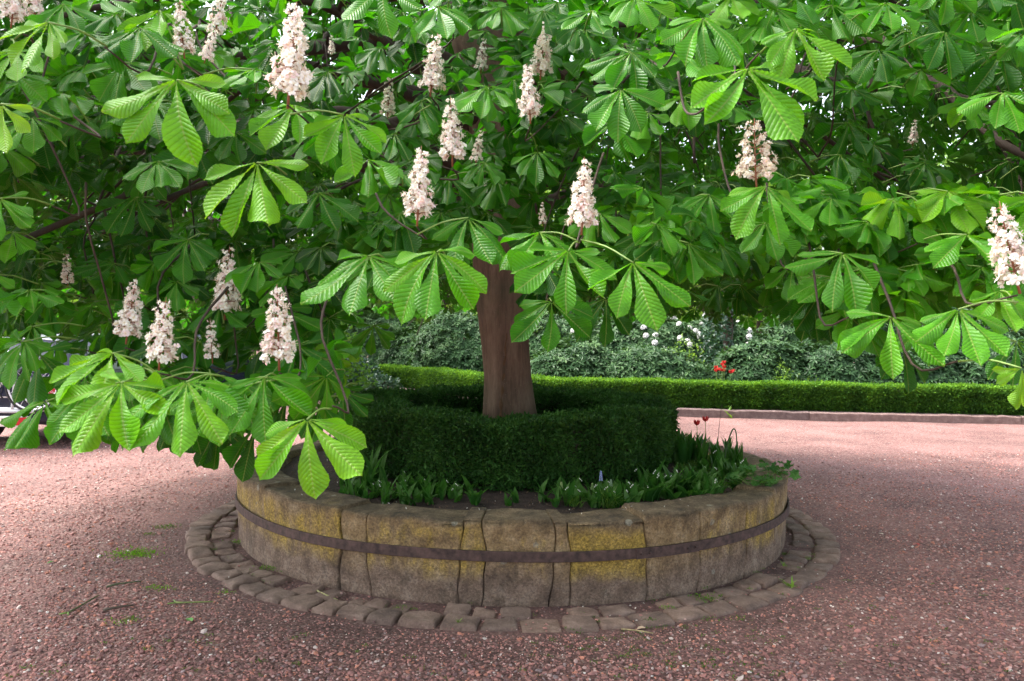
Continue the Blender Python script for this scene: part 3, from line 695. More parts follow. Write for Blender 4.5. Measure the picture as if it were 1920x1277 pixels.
# limbs that the photograph shows
seen = [
 ([(965, 150, 6.75), (1090, 128, 6.5), (1240, 70, 6.1), (1400, 10, 5.6), (1500, 20, 5.2), (1560, 72, 4.9), (1660, 80, 4.5), (1760, 95, 4.1)], .075, .014),
 ([(975, 190, 6.9), (1150, 130, 6.6), (1400, 120, 6.0), (1600, 160, 5.4), (1740, 150, 4.9), (1820, 215, 4.5), (1900, 285, 4.2), (2050, 360, 4.0)], .085, .02),
 ([(1720, 145, 4.95), (1770, 190, 4.8), (1850, 240, 4.7), (1890, 300, 4.6), (1930, 350, 4.5)], .03, .012),
 ([(965, 230, 6.7), (1060, 210, 6.3), (1160, 190, 6.0), (1280, 150, 5.6), (1300, 310, 5.3)], .045, .010),
 ([(900, 150, 6.7), (760, 80, 6.2), (600, 90, 5.6), (440, 140, 5.0), (300, 240, 4.5), (180, 240, 4.2), (40, 300, 4.0)], .075, .016),
 ([(890, 210, 6.8), (740, 230, 6.3), (560, 290, 5.7), (420, 330, 5.2), (260, 400, 4.8), (120, 470, 4.6)], .055, .012),
 ([(1560, 76, 4.9), (1590, 110, 4.9), (1625, 180, 4.9), (1630, 220, 4.9), (1650, 295, 4.9)], .022, .010),
 ([(905, 380, 6.8), (840, 340, 6.5), (760, 320, 6.1), (650, 350, 5.6), (500, 420, 5.2)], .035, .008),
 ([(970, 330, 6.9), (1080, 330, 6.7), (1220, 400, 6.4), (1400, 500, 6.0), (1440, 540, 5.9), (1490, 588, 5.7)], .04, .010),
 ([(430, -60, 4.0), (432, 40, 3.6), (436, 90, 3.4), (400, 60, 3.2), (372, 34, 3.0)], .012, .005),
 ([(260, 190, 3.4), (195, 181, 3.0), (120, 193, 2.8), (60, 172, 2.6), (36, 155, 2.5)], .011, .006),
 ([(1280, 40, 4.6), (1130, 50, 4.2), (1150, 80, 4.0), (1200, 96, 3.8), (1290, 130, 3.6)], .02, .008),
]
for k, (P, a, b) in enumerate(seen):
    mb, Q, rad = limb([at(*p) for p in P], a, b)
    for j in range(4 if k < 6 else 1): sub(mb, Q, rad, int(R.integers(6, 24)), R.uniform(.4, 1.0), 400+k*10+j)
    mb.build('branch', M['limb'], tree)
for k in range(26):
    az = k*2.399963+.4; tier = k % 4
    z0 = [2.75, 3.5, 4.4, 5.4][tier]+R.uniform(-.2, .2); c, rd = tr_at(z0)
    re = R.uniform(3.9, 4.6)*[1, 1, .92, .75][tier]; ze = [2.0, 2.7, 3.9, 5.6][tier]+R.uniform(-.2, .3)
    if abs(((az+math.pi/2+math.pi) % (2*math.pi))-math.pi) < .62 and tier < 3: continue
    P = []
    for t in np.linspace(0, 1, 7):
        r = rd*.6+(re-rd*.6)*t; z = z0+(ze-z0)*t+.75*math.sin(math.pi*t)**1.0*(1-.4*t)
        P.append([c+math.cos(az+.25*math.sin(t*3+k))*r, PY+math.sin(az+.25*math.sin(t*3+k))*r, z])
    mb, Q, rad = limb(P, .07-.008*tier, .012)
    for j in range(5): sub(mb, Q, rad, int(R.integers(5, 25)), R.uniform(.4, 1.1), 800+k*10+j)
    mb.build('branch', M['limb'], tree)
LP = np.concatenate(limbs)

# ---- leaves placed by hand from the photograph: hub x, y, leaflet length px, depth m, turn deg (0 hangs straight down), lean towards the camera deg, tone (leaf colour with light and shade put in)
HL = [
 (332, 150, 142, 2.05, 0, 38, .80), (482, 305, 142, 2.05, 8, 32, .85), (368, 262, 95, 2.9, 0, 40, .40), (92, 42, 100, 2.0, -35, 28, .85),
 (30, 95, 85, 2.2, -20, 40, .8), (200, 205, 80, 3.0, 8, 40, .35), (2, 195, 85, 1.95, 6, 10, .95), (262, 52, 100, 2.3, 12, 50, .45),
 (120, 8, 80, 2.2, 30, 45, .5), (552, 198, 95, 2.5, -12, 45, .75), (645, 215, 100, 2.3, 22, 32, .78), (478, 130, 75, 2.6, -25, 55, .7),
 (820, 472, 132, 2.15, 8, 38, .72), (692, 480, 128, 2.25, -18, 34, .62), (878, 408, 105, 2.5, 15, 32, .52), (1066, 470, 112, 2.35, -5, 36, .66),
 (1187, 492, 125, 2.25, 22, 34, .68), (1034, 565, 98, 2.75, 8, 26, .42), (1135, 560, 85, 3.1, 0, 20, .30), (1012, 436, 95, 2.5, -32, 48, .60),
 (1318, 35, 112, 2.2, 0, 40, .66), (1402, 130, 150, 1.95, 10, 34, .74), (1492, 55, 118, 2.1, 24, 30, .78), (1437, 350, 112, 2.4, 0, 40, .72),
 (1660, 6, 85, 2.6, 8, 45, .60), (1580, 475, 108, 2.4, -28, 42, .60), (1812, 440, 105, 2.4, 0, 55, .64), (1670, 595, 115, 2.2, -18, 40, .70),
 (1797, 580, 118, 2.1, 6, 44, .72), (1728, 604, 78, 2.5, 0, 36, .60), (1876, 545, 85, 2.2, 30, 45, .70), (1878, 96, 90, 3.2, -10, 25, .25),
 (1560, 10, 80, 2.8, -15, 35, .55), (1700, 50, 65, 3.0, 20, 35, .5), (1915, 690, 70, 1.9, 20, 15, .95), (1905, 640, 80, 2.3, -10, 20, .35),
 (350, 716, 135, 2.05, 8, 42, .74), (228, 718, 135, 2.05, -26, 40, .82), (497, 706, 108, 2.3, 14, 36, .70), (576, 786, 136, 2.0, 6, 22, .82),
 (86, 752, 100, 2.4, -30, 34, .58), (105, 640, 62, 3.0, -5, 45, .62), (176, 566, 68, 3.2, -10, 45, .55), (245, 455, 62, 3.6, -8, 40, .28),
 (0, 372, 80, 2.3, 14, 25, .62), (212, 662, 110, 2.2, -45, 45, .90), (412, 575, 70, 2.9, 20, 60, .35), (62, 612, 70, 2.6, -35, 45, .55), (45, 640, 80, 2.5, -25, 35, .55),
 (72, 662, 98, 2.7, 10, 22, .34), (558, 648, 105, 2.7, 28, 30, .32), (480, 800, 85, 2.7, -8, 20, .25), (410, 790, 80, 2.9, 5, 15, .18),
 (790, 190, 82, 3.1, -6, 42, .36), (822, 12, 92, 2.8, 6, 45, .52), (778, 34, 60, 3.1, -15, 35, .42), (716, 88, 62, 3.2, 8, 42, .38),
 (1008, 285, 72, 3.1, 0, 55, .48), (932, 335, 66, 3.2, -20, 45, .42), (842, 332, 68, 3.2, 8, 42, .40), (908, 304, 62, 3.1, 5, 45, .46),
 (1070, 155, 62, 3.4, -10, 42, .30), (1183, 98, 92, 2.7, -35, 30, .42), (1225, 92, 68, 3.0, 35, 35, .45), (1165, 335, 62, 3.2, 15, 42, .45),
 (1300, 380, 70, 2.9, -25, 40, .45), (1330, 365, 72, 2.8, -10, 35, .52), (1208, 330, 55, 3.4, 10, 45, .42), (1290, 455, 75, 2.7, 6, 30, .45),
 (1350, 460, 70, 3.0, 15, 35, .35), (1560, 365, 72, 2.8, 10, 55, .50), (1715, 370, 72, 2.9, 0, 60, .58), (1850, 395, 75, 2.7, 5, 55, .62),
 (1640, 520, 80, 2.8, 12, 35, .40), (1530, 560, 78, 3.0, -25, 30, .20), (1540, 545, 90, 2.9, 14, 18, .12), (1610, 420, 72, 2.9, -12, 55, .5),
 (598, 362, 85, 2.8, 30, 40, .40), (690, 300, 90, 2.6, 35, 40, .70), (380, 215, 80, 3.0, 12, 40, .30), (590, 250, 70, 2.9, -10, 40, .55),
 (160, 60, 70, 2.6, 10, 45, .4), (60, 290, 70, 3.3, 10, 35, .2), (255, 370, 78, 3.2, -5, 38, .3), (130, 300, 70, 3.5, 10, 35, .18),
 (940, 15, 70, 3.0, 15, 50, .45), (1110, 20, 75, 2.9, -10, 45, .5), (670, 20, 72, 3.0, 0, 45, .42), (560, 30, 60, 3.3, 10, 45, .35),
 (1020, 20, 70, 3.1, 8, 45, .42), (1440, 40, 78, 2.7, 12, 45, .55), (1770, 60, 90, 2.7, 6, 28, .32), (1820, 20, 70, 2.8, -10, 40, .38),
 (1590, 230, 75, 3.6, 5, 40, .22), (1575, 290, 70, 3.5, 0, 50, .25), (1735, 305, 60, 3.8, -6, 50, .22), (640, 400, 80, 3.2, 10, 40, .28),
 (750, 400, 80, 3.0, -8, 40, .32), (560, 470, 80, 3.6, 10, 35, .10), (740, 250, 70, 3.1, 0, 42, .38), (300, 600, 60, 3.0, -10, 55, .4),
 (160, 690, 75, 2.6, -20, 45, .55), (270, 690, 70, 2.4, -5, 60, .6), (640, 640, 50, 5.4, 0, 10, .9), (615, 670, 60, 5.2, 8, 10, .85),
 (395, 700, 105, 2.3, 25, 45, .66), (300, 740, 100, 2.5, -20, 30, .5), (640, 730, 70, 2.9, 20, 25, .3), (455, 720, 90, 2.5, -25, 30, .5), (160, 735, 95, 2.3, 10, 30, .6), (540, 740, 85, 2.6, 5, 15, .25), (600, 755, 70, 2.6, -30, 30, .35), (1690, 650, 70, 2.7, 10, 15, .3), (1560, 520, 90, 2.7, -35, 45, .55), (1840, 500, 85, 2.5, 20, 50, .65), (1700, 540, 85, 2.6, -10, 55, .6), (1630, 410, 80, 2.7, -15, 60, .6),
 (700, 610, 55, 5.5, 5, 10, .55), (20, 130, 90, 2.2, 12, 40, .6), (300, 20, 85, 2.4, -18, 40, .85), (420, 745, 85, 2.3, 0, 50, .65),
]
def frame_for(ang, lean, rng=R):
    a, t = math.radians(ang), math.radians(lean)
    img = math.sin(a)*RGT-math.cos(a)*UPV
    F_ = nrm(math.cos(t)*img-math.sin(t)*FWD)
    n = -FWD*math.cos(t)*.9+np.array([0, 0, 1.0])*(.35+math.sin(t)); n = n-F_*(n@F_)
    return F_, nrm(n)
hub, Fv, Nv, Ls, tn = [], [], [], [], []
for (x, y, l, d, a, t, to) in HL:
    f, n = frame_for(a, t+1+R.normal(0, 5)); hub.append(at(x, y, d)); Fv.append(f); Nv.append(n); Ls.append(l*d/FPX*1.15); tn.append(to)
near = dict(hub=np.array(hub), F=np.array(Fv), N=np.array(Nv), L=np.array(Ls), tone=np.array(tn))
# lower outline of the crown as the photograph shows it (column, row)
YX = [-400, 0, 100, 300, 450, 560, 650, 660, 720, 800, 890, 960, 1010, 1090, 1150, 1290, 1330, 1450, 1540, 1600, 1750, 1900, 2400]
YY = [820, 850, 850, 850, 880, 900, 880, 700, 600, 600, 560, 560, 640, 640, 620, 590, 620, 640, 680, 700, 690, 720, 700]
def ylow(x): return np.interp(x, YX, YY)
# ---- flower candles: x, tip y, foot y, depth, kind, tilt deg
FC = [
 (541, 8, 182, 2.25, 0, 4), (345, 2, 98, 2.4, 1, -6), (385, 52, 112, 2.6, 1, 18), (404, -30, 62, 2.9, 2, 10), (22, -60, 40, 2.3, 0, 6), (66, -50, 30, 2.6, 1, -4),
 (808, 64, 168, 3.0, 1, 6), (902, 70, 130, 3.9, 2, 4), (1014, 42, 138, 3.2, 1, 4), (994, 122, 220, 2.9, 0, -4), (727, 144, 216, 3.5, 2, 3), (848, 184, 298, 2.9, 1, -2), (893, 242, 302, 3.2, 2, 8),
 (783, 278, 408, 2.5, 0, 3), (1091, 298, 425, 2.45, 1, 2), (1018, 378, 420, 3.2, 2, -3), (1418, 226, 342, 2.45, 3, -3), (1908, 378, 532, 2.1, 0, -14), (127, 474, 532, 3.4, 2, -4),
 (422, 464, 585, 2.9, 1, 3), (238, 523, 632, 2.7, 1, 8), (299, 560, 680, 2.3, 0, 5), (398, 598, 672, 2.8, 2, -4), (523, 537, 678, 2.35, 0, -2), (622, 66, 100, 4.2, 2, 0), (1712, 224, 268, 4.6, 2, 4), (910, 340, 362, 3.3, 2, 0),
]
FCA = np.array([f[:4] for f in FC], float)
def hides_candle(x, y, d, px):
    return bool(((np.abs(FCA[:, 0]-x) < px*.55+14) & (y+px*.9 > FCA[:, 1]) & (y-px*.3 < FCA[:, 2]) & (d < FCA[:, 3]+.12)).any())
# ---- regions filled with medium leaves: x0,y0,x1,y1, depth range, count, tone (crown shade put in)
RG = [
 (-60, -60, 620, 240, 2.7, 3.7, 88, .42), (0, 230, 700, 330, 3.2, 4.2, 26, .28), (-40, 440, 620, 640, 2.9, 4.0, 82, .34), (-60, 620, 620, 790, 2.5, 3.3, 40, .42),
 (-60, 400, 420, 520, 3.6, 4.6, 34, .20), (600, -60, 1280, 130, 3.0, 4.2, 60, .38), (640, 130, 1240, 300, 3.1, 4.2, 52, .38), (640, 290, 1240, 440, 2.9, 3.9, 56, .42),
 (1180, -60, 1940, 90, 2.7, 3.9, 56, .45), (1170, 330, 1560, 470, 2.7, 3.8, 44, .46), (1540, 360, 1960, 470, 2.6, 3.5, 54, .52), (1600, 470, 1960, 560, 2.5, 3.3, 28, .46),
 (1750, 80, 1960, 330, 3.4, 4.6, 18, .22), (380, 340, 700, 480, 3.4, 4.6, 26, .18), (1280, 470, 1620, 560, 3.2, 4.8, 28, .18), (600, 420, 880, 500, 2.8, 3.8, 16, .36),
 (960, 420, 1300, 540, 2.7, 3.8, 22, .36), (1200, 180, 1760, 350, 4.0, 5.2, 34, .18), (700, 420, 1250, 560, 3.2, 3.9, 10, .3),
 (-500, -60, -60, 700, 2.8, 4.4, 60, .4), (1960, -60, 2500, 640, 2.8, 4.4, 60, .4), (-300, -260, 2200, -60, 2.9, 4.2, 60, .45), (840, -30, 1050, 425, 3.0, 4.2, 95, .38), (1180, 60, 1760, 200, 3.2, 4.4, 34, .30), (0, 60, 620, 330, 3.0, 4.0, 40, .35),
]
hub, Fv, Nv, Ls, tn = [], [], [], [], []
cnt = 0
for (x0, y0, x1, y1, d0, d1, n, to) in RG:
    for k in range(int(n*(1.7 if x1 <= 640 and y0 >= 380 else 1.3))):
        x, y, d = R.uniform(x0, x1), R.uniform(y0, y1), R.uniform(d0, d1); L_ = R.uniform(.125, .185); px = L_*FPX/d
        if (-80 < x < 120 and 590 < y < 800) or y+px*.85 > ylow(x) or (870 < x < 1000 and y > 400): continue
        if hides_candle(x, y, d, px): continue
        rad = nrm(np.array([at(x, y, d)[0]-PX, at(x, y, d)[1]-PY, 0])); f = nrm(rad*R.uniform(.4, 1.0)+np.array([0, 0, -R.uniform(-.05, .95)])+R.normal(0, .42, 3)); nn = np.array([0, 0, 1.0])+rad*R.uniform(.3, .9)+R.normal(0, .32, 3)
        hub.append(at(x, y, d)); Fv.append(f); Nv.append(nn); Ls.append(L_); tn.append(np.clip(to-.07+(.14 if x > 1440 and y > 330 else 0)+R.normal(0, .15), 0, 1))  # tone paints light: right-hand leaves raised as sky-lit, all lowered for crown shade
# foremost leaves between the hand-placed ones, front light put into their higher tone
RF = [(-40, -40, 620, 330, 34), (-40, 560, 600, 740, 26), (620, -40, 1940, 110, 46), (640, 380, 1300, 500, 20), (1180, 320, 1560, 440, 16), (1480, 350, 1960, 620, 40), (640, 120, 1220, 380, 26), (-40, 430, 560, 600, 26), (1200, 100, 1420, 260, 8), (1640, 60, 1900, 200, 8)]
done = [(a_[0], a_[1]) for a_ in HL]
for (x0, y0, x1, y1, n) in RF:
    for k in range(n*3):
        if n <= 0: break
        x, y, d = R.uniform(x0, x1), R.uniform(y0, y1), R.uniform(2.35, 3.0); L_ = R.uniform(.135, .185); px = L_*FPX/d
        if y+px > ylow(x) or (870 < x < 1000 and y > 425) or (-80 < x < 120 and 590 < y < 800) or hides_candle(x, y, d, px): continue
        if min(math.hypot(x-q[0], (y-q[1])) for q in done) < 62: continue
        f, nn = frame_for(R.normal(0, 22), R.uniform(25, 70)); done.append((x, y)); n -= 1
        hub.append(at(x, y, d)); Fv.append(f); Nv.append(nn+R.normal(0, .12, 3)); Ls.append(L_); tn.append(np.clip(R.normal(.58, .12), 0, .95))
med = dict(hub=np.array(hub), F=np.array(Fv), N=np.array(Nv), L=np.array(Ls), tone=np.array(tn))
# ---- the rest of the crown
def crown_fill():
    n = 84000
    r = 4.9*R.random(n)**.45; a = R.uniform(0, 2*math.pi, n); x = PX+r*np.cos(a); y = PY+r*np.sin(a)
    zt = 3.2+4.3*np.sqrt(np.clip(1-(r/5.0)**2, 0, 1)); zl = 2.45-.75*(r/4.9)**2
    z = zl+(zt-zl)*R.random(n)**.9
    P = np.stack([x, y, z], 1)
    shell = np.maximum((r/4.9)**3, np.clip((z-zl)/(zt-zl), 0, 1)**3)
    cl = vnoise(P, 2.6, 41)
    keep = R.random(n) < (.10+.62*shell)*(.55+.55*np.clip(cl+.3, 0, 1.2))
    px, py, d = project(P)
    infr = (d > .3) & (px > -150) & (px < 2070) & (py > -120) & (py < 1300)
    keep &= ~((d < 4.6) & (px > -150) & (px < 2070) & (py > -1400) & (py < 1300)) & (d > 2.0)  # unseen crown above the near side left open to let sky light in
    Ls = R.uniform(.12, .18, n); drop = Ls*FPX/np.maximum(d, .5)
    lim = np.interp(px, [0, 560, 640, 760, 900, 1000, 1300, 1500, 1600, 1920], [700, 700, 700, 600, 590, 590, 625, 650, 640, 660])
    keep &= ~(infr & (py+drop*.8 > lim))
    keep &= ~(infr & (d < 6.9) & (px > 840) & (px < 1040) & (py > 380))
    keep &= ~(np.hypot(x-PX, y-PY) < .45)
    P, Ls = P[keep], Ls[keep]; n = len(P)
    rad = nrm(np.stack([P[:, 0]-PX, P[:, 1]-PY, 0*P[:, 0]], 1))
    F_ = nrm(rad*R.uniform(.3, 1, (n, 1))+np.array([0, 0, -.6])+R.normal(0, .35, (n, 3))); Nn = np.array([0, 0, 1.0])+rad*.4+R.normal(0, .25, (n, 3))
    return dict(hub=P, F=F_, N=Nn, L=Ls, tone=np.clip(.09+R.normal(0, .13, n), 0, 1))  # low tone puts the shade of the deep crown into the leaf colour
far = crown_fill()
print('leaves', len(near['hub']), len(med['hub']), len(far['hub']))
def crown_mesh():
    out = []; Vs, Fs, Us, Ts, n = [], [], [], [], 0
    for dct, nu_, nv_, pl, te, nl, op in ((near, 85, 8, .0056, .055, None, 1), (med, 34, 6, 0, .04, None, 1), (far, 5, 2, 0, 0, 5, 1)):
        prm = palmates(dct['hub'], dct['F'], dct['N'], dct['L'], dct['tone'], .32 if dct is near else .22, nl=nl)
        if dct is not near: prm['Wf'] = prm['Wf']*R.uniform(1.08, 1.32, len(prm['Wf']))
        V, F, U, T = leaflets(prm, nu_, nv_, pl, te)
        Vs.append(V-TB); Fs.append(F+n); Us.append(U); Ts.append(T); n += len(V)
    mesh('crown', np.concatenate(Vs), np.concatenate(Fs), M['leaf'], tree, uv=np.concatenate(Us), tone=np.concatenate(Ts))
crown_mesh()

def petal(mb, c, d, up, sz, col):
    d = nrm(d); s = nrm(np.cross(d, up)); n = np.cross(s, d); w_ = sz*.42
    P = [c, c+d*sz*.35-s*w_*.5+n*sz*.05, c+d*sz*.35+s*w_*.5+n*sz*.05, c+d*sz*.75-s*w_+n*sz*R.uniform(-.1, .2), c+d*sz*.78+n*sz*R.uniform(.1, .3), c+d*sz*.75+s*w_+n*sz*R.uniform(-.1, .2), c+d*sz*1.05-s*w_*.55-n*sz*R.uniform(.05, .3), c+d*sz*1.1+s*w_*.5-n*sz*R.uniform(.05, .35)]
    base = np.array([.88, .72, .38]) if R.random() < .55 else np.array([.90, .60, .62]) if R.random() < .3 else np.array([.8, .74, .68])
    cols = np.array([base, base*.3+col*.7, base*.3+col*.7, col, col*.97, col, col, col])
    mb.add(P, np.array([(0, 2, 1), (1, 2, 4), (1, 4, 3), (2, 5, 4), (3, 4, 6), (4, 7, 6), (4, 5, 7)]), col=np.clip(cols, 0, 1))
def candle(kind):
    # unit: height .25 m
    mb, st = MB(), MB(); H = .25; wmax = [.046, .042, .036, .070][kind]; nc = [28, 22, 15, 27][kind]; top = [.012, .010, .010, .03][kind]
    tube(st, smoothpath([(0, 0, -.03), (.001, 0, H*.4), (-.002, .002, H*.98)], 8), np.linspace(.0042, .0012, 8), 6)
    nlv = [12, 11, 8, 10][kind]; cy = []
    for lv in range(nlv):
        t = lv/nlv; m_ = max(2, int(round((5.4 if kind != 2 else 4.2)*(1-.62*t))))
        cy += [(t+R.normal(0, .012), lv*1.1+q*6.283/m_+R.normal(0, .16)) for q in range(m_)]
    for t, a in cy:
        z = H*(.05+.93*t); rr = (wmax*(1-t)**.85+top*.8)*R.uniform(.85, 1.05)
        o = np.array([0, 0, z]); e = np.array([math.cos(a)*rr*.62, math.sin(a)*rr*.62, z+rr*.16]); tube(st, [o, (o+e)/2+np.array([0, 0, .003]), e], [.0016, .0013, .0010], 4, cap=False)
        for j in range(int(R.integers(3, 5)) if t < .8 else 2):
            b = e+np.array([math.cos(a), math.sin(a), 0])*R.uniform(-.15, .35)*rr+R.normal(0, .0050, 3); s = .0145*R.uniform(.85, 1.15)*(1-.45*t)
            tube(st, [e, b], [.0009, .0012], 3, cap=False)
            ax = nrm(np.array([math.cos(a), math.sin(a), .35])+R.normal(0, .45, 3)); u = nrm(np.cross(ax, R.normal(size=3))); v = np.cross(ax, u)
            wh = np.array([.96, .93, .86])*R.uniform(.95, 1.04) if kind != 3 else np.array([.80, .74, .62])*R.uniform(.9, 1.05)
            if R.random() < .25: wh = wh*np.array([1, .84, .89])
            for q in range(5):
                al = q*1.2566+R.normal(0, .2); petal(mb, b, ax*.55+math.cos(al)*u+math.sin(al)*v, ax, s, wh)
            for q in range(4):
                al = R.uniform(0, 6.28); e2 = b+ax*s*1.25+(math.cos(al)*u+math.sin(al)*v)*s*.7; w2 = u*.0004
                mb.add([b-w2, b+w2, e2+w2*2, e2-w2*2], np.array([(0, 1, 2, 3)]), col=(.80, .72, .55))
    o = empty('flower_candle', (0, 0, 0)); C.objects.unlink(o); bpy.data.objects.remove(o)
    p = mb.build('flower_candle', M['petal'], tree); s_ = st.build('stalk', M['redstalk'], p); return p
protos = {}
shoots = []
for (x, y0, y1, d, k, tl) in FC:
    if k not in protos: o = protos[k] = candle(k)
    else: o = copy_tree(protos[k], tree)
    foot = at(x+0, y1, d); s = (y1-y0)*d/FPX/.25*1.05
    wd = {0: 1, 1: 1, 2: 1, 3: 1}[k]
    o.location = tuple(foot-TB); o.scale = (s*wd, s*wd, s); o.rotation_euler = (R.normal(0, .08), math.radians(tl), R.uniform(0, 6.28))
    o.rotation_euler = (Matrix.Rotation(math.radians(tl), 3, 'Y') @ Matrix.Rotation(R.uniform(0, 6.28), 3, 'Z')).to_euler()
    shoots.append(foot-np.array([0, 0, .03]))

# ---- twigs and leaf stalks
def twigs():
    gr = MB(); sh = np.array(shoots)
    H = near['hub']; extra = []
    inward = lambda p: nrm(np.array([PX-p[0], PY-p[1], 0]))
    nodes = [s for s in sh]
    for i, h in enumerate(H):
        base = h-near['F'][i]*.02+inward(h)*.12+np.array([0, 0, .02])
        dd = np.linalg.norm(sh-h, axis=1); j = np.argmin(dd)
        if dd[j] < .26: tgt = sh[j]-np.array([0, 0, .02])+R.normal(0, .006, 3)
        else: tgt = base+inward(h)*.06-np.array([0, 0, .03]); nodes.append(tgt)
        mid = (h+tgt)/2+np.array([0, 0, .012]); tube(gr, smoothpath([tgt, mid, h], 7), np.linspace(.0030, .0022, 7), 5, tone=.5)
    mh = med['hub']
    for i in range(len(mh)):
        h = mh[i]; t = h+inward(h)*R.uniform(.08, .15)+np.array([0, 0, R.uniform(-.05, .03)])+R.normal(0, .02, 3)
        tube(gr, [t, (t+h)/2+np.array([0, 0, .012]), h], [.0028, .0024, .002], 4, cap=False)
        if R.random() < .45: nodes.append(t)
    NP = np.array(nodes); taken = []
    for i, p in enumerate(NP):                      # one twig per group of neighbouring nodes
        if any(np.linalg.norm(p-q) < .24 for q in taken) and i >= len(sh): continue
        taken.append(p)
    for p in taken[:60]:
        dd = np.linalg.norm(LP-p, axis=1)+np.where(((LP-p)@FWD) < 0, 1.5, 0)+np.where(np.hypot(LP[:, 0]-PX, LP[:, 1]-PY) > np.hypot(p[0]-PX, p[1]-PY), 1.0, 0)+1.6*np.abs((LP-p)@RGT)
        q = LP[np.argmin(dd)]; ln = np.linalg.norm(q-p)
        if ln > .75: q = p+(q-p)/ln*.6; ln = .6
        P = smoothpath([p, p+inward(p)*ln*.25-np.array([0, 0, .03*ln]), p*.35+q*.65-np.array([0, 0, .05*ln])+R.normal(0, .05, 3)*ln, q], 12)
        P = P+np.stack([vnoise(P, 9, 70+s_) for s_ in range(3)], 1)*.012
        mb = MB(); tube(mb, P-TB, np.linspace(.0026, .0050, 12), 6); mb.build('twig', M['limb'], tree)
    gr.V = [v-TB for v in gr.V]; tag(gr.build('leaf_stalks', M['petiole'], tree), kind='stuff')
twigs()

# ------------------------------------------------------------ plants in the planter
def blade(mb, p, az, ln, wd, lean, curve, tone, fold=.3, n=7, tipw=.0, base=.35):
    """one strap or oval leaf rising from p; lean from vertical, curve adds bending"""
    h = np.array([math.cos(az), math.sin(az), 0]); s = np.array([-math.sin(az), math.cos(az), 0])
    P, q = [], np.array(p, float); a = lean; st = ln/n
    t = np.linspace(0, 1, n+1); W = wd*np.minimum(1, (base+(1-base)*np.sin(np.pi*np.clip(t/.9, 0, 1)**.8)))*np.clip((1-t)/.25, 0, 1)**.6
    V = []
    for k in range(n+1):
        d = h*math.sin(a)+np.array([0, 0, math.cos(a)]); nn = h*math.cos(a)*-1+np.array([0, 0, math.sin(a)])
        w_ = max(W[k], .0006)/2; V += [q-s*w_+nn*w_*fold, q.copy(), q+s*w_+nn*w_*fold]
        q = q+d*st; a += curve/n
    V = np.array(V); F = []
    for k in range(n): F += [(3*k, 3*k+1, 3*k+4, 3*k+3), (3*k+1, 3*k+2, 3*k+5, 3*k+4)]
    mb.add(V, np.array(F), tone=tone)
def broad_clump(seed, nl=4, ln=.15, wd=.045, flower=False, lean=.3):
    r = np.random.default_rng(seed); o = empty('broad_leaved_plant'); mb = MB(); z = MB()
    for k in range(nl):
        az = r.uniform(0, 6.28); b = np.array([r.normal(0, .012), r.normal(0, .012), .0])
        blade(mb, b, az, ln*r.uniform(.75, 1.15), wd*r.uniform(.8, 1.2), r.uniform(.05, lean+.35), r.uniform(.1, 1.2), np.clip(r.normal(.5, .15), 0, 1), .45)
    mb.build('leaves', M['bulb'], o)
    if flower:
        f = MB(); P = smoothpath([(0, 0, 0), (.01, .01, ln*.6), (.03, .0, ln*.95), (.05, -.01, ln*.85)], 8); tube(f, P, .0011, 4, col=(.12, .25, .05))
        for q in range(5, 8): 
            c = P[q]-np.array([0, 0, .006]); tube(f, [c+np.array([0, 0, .004]), c, c-np.array([0, 0, .004])], [.001, .0045, .0038], 6, col=(.8, .8, .76))
        f.build('flower_stem', M['plain'], o)
    return o
def place(o, p, s=1, rz=None, label=None, cat='plant', group=None):
    o.location = tuple(p); o.scale = (s, s, s); o.rotation_euler = (0, 0, R.uniform(0, 6.28) if rz is None else rz)
    tag(o, label, cat, group); return o
bp = [broad_clump(900+k, [4, 5, 3, 4, 6, 3, 4][k], [.15, .14, .17, .15, .12, .19, .16][k], [.05, .055, .042, .05, .06, .035, .045][k], k == 3) for k in range(7)]; used = set()
spots = []
for _ in range(95): spots.append((R.uniform(640, 890), R.uniform(900, 948)))
spots += [(893, 948), (953, 950), (968, 944), (1020, 940)]
for _ in range(44): spots.append((R.uniform(1030, 1190), R.uniform(925, 952)))
for _ in range(85): spots.append((R.uniform(1190, 1400), R.uniform(878, 945)))
for _ in range(14): spots.append((R.uniform(1370, 1440), R.uniform(860, 910)))
def stands(p): 
    r = math.hypot(p[0]-PX, p[1]-PY); return 1.42 < r < PR-.30
def ZL(x):
    if x < 770: return 'dark broad-leaved plant in the crowded row below the tall strap-leaved plant'
    if x < 885: return 'dark broad-leaved plant between the pale lobed seedling and the bare earth'
    if x < 925: return 'lone broad-leaved plant on the bare earth above the open crack in the wall'
    if x < 1000: return 'spreading broad-leaved plant on bare earth right of the lone one'
    if x < 1190: return 'broad-leaved plant among the grassy clumps and grape hyacinths'
    if x < 1300: return 'broad-leaved plant in the dense front row right of the grassy clump'
    return 'tall broad-leaved plant crowded beside the geranium on the right of the planter'
for (x, y) in spots:
    p = onsoil(x, y)
    if not stands(p): continue
    k = int(R.integers(0, 7)); o = bp[k] if k not in used else copy_tree(bp[k]); used.add(k)
    place(o, p-np.array([0, 0, .01]), R.uniform(.65, 1.05)*(1.2 if x > 1180 else 1), None, ZL(x), 'plant', ZL(x).replace('broad-leaved plant', 'broad-leaved plants'))
for k in range(7):
    if k not in used: bpy.data.objects.remove(bp[k])
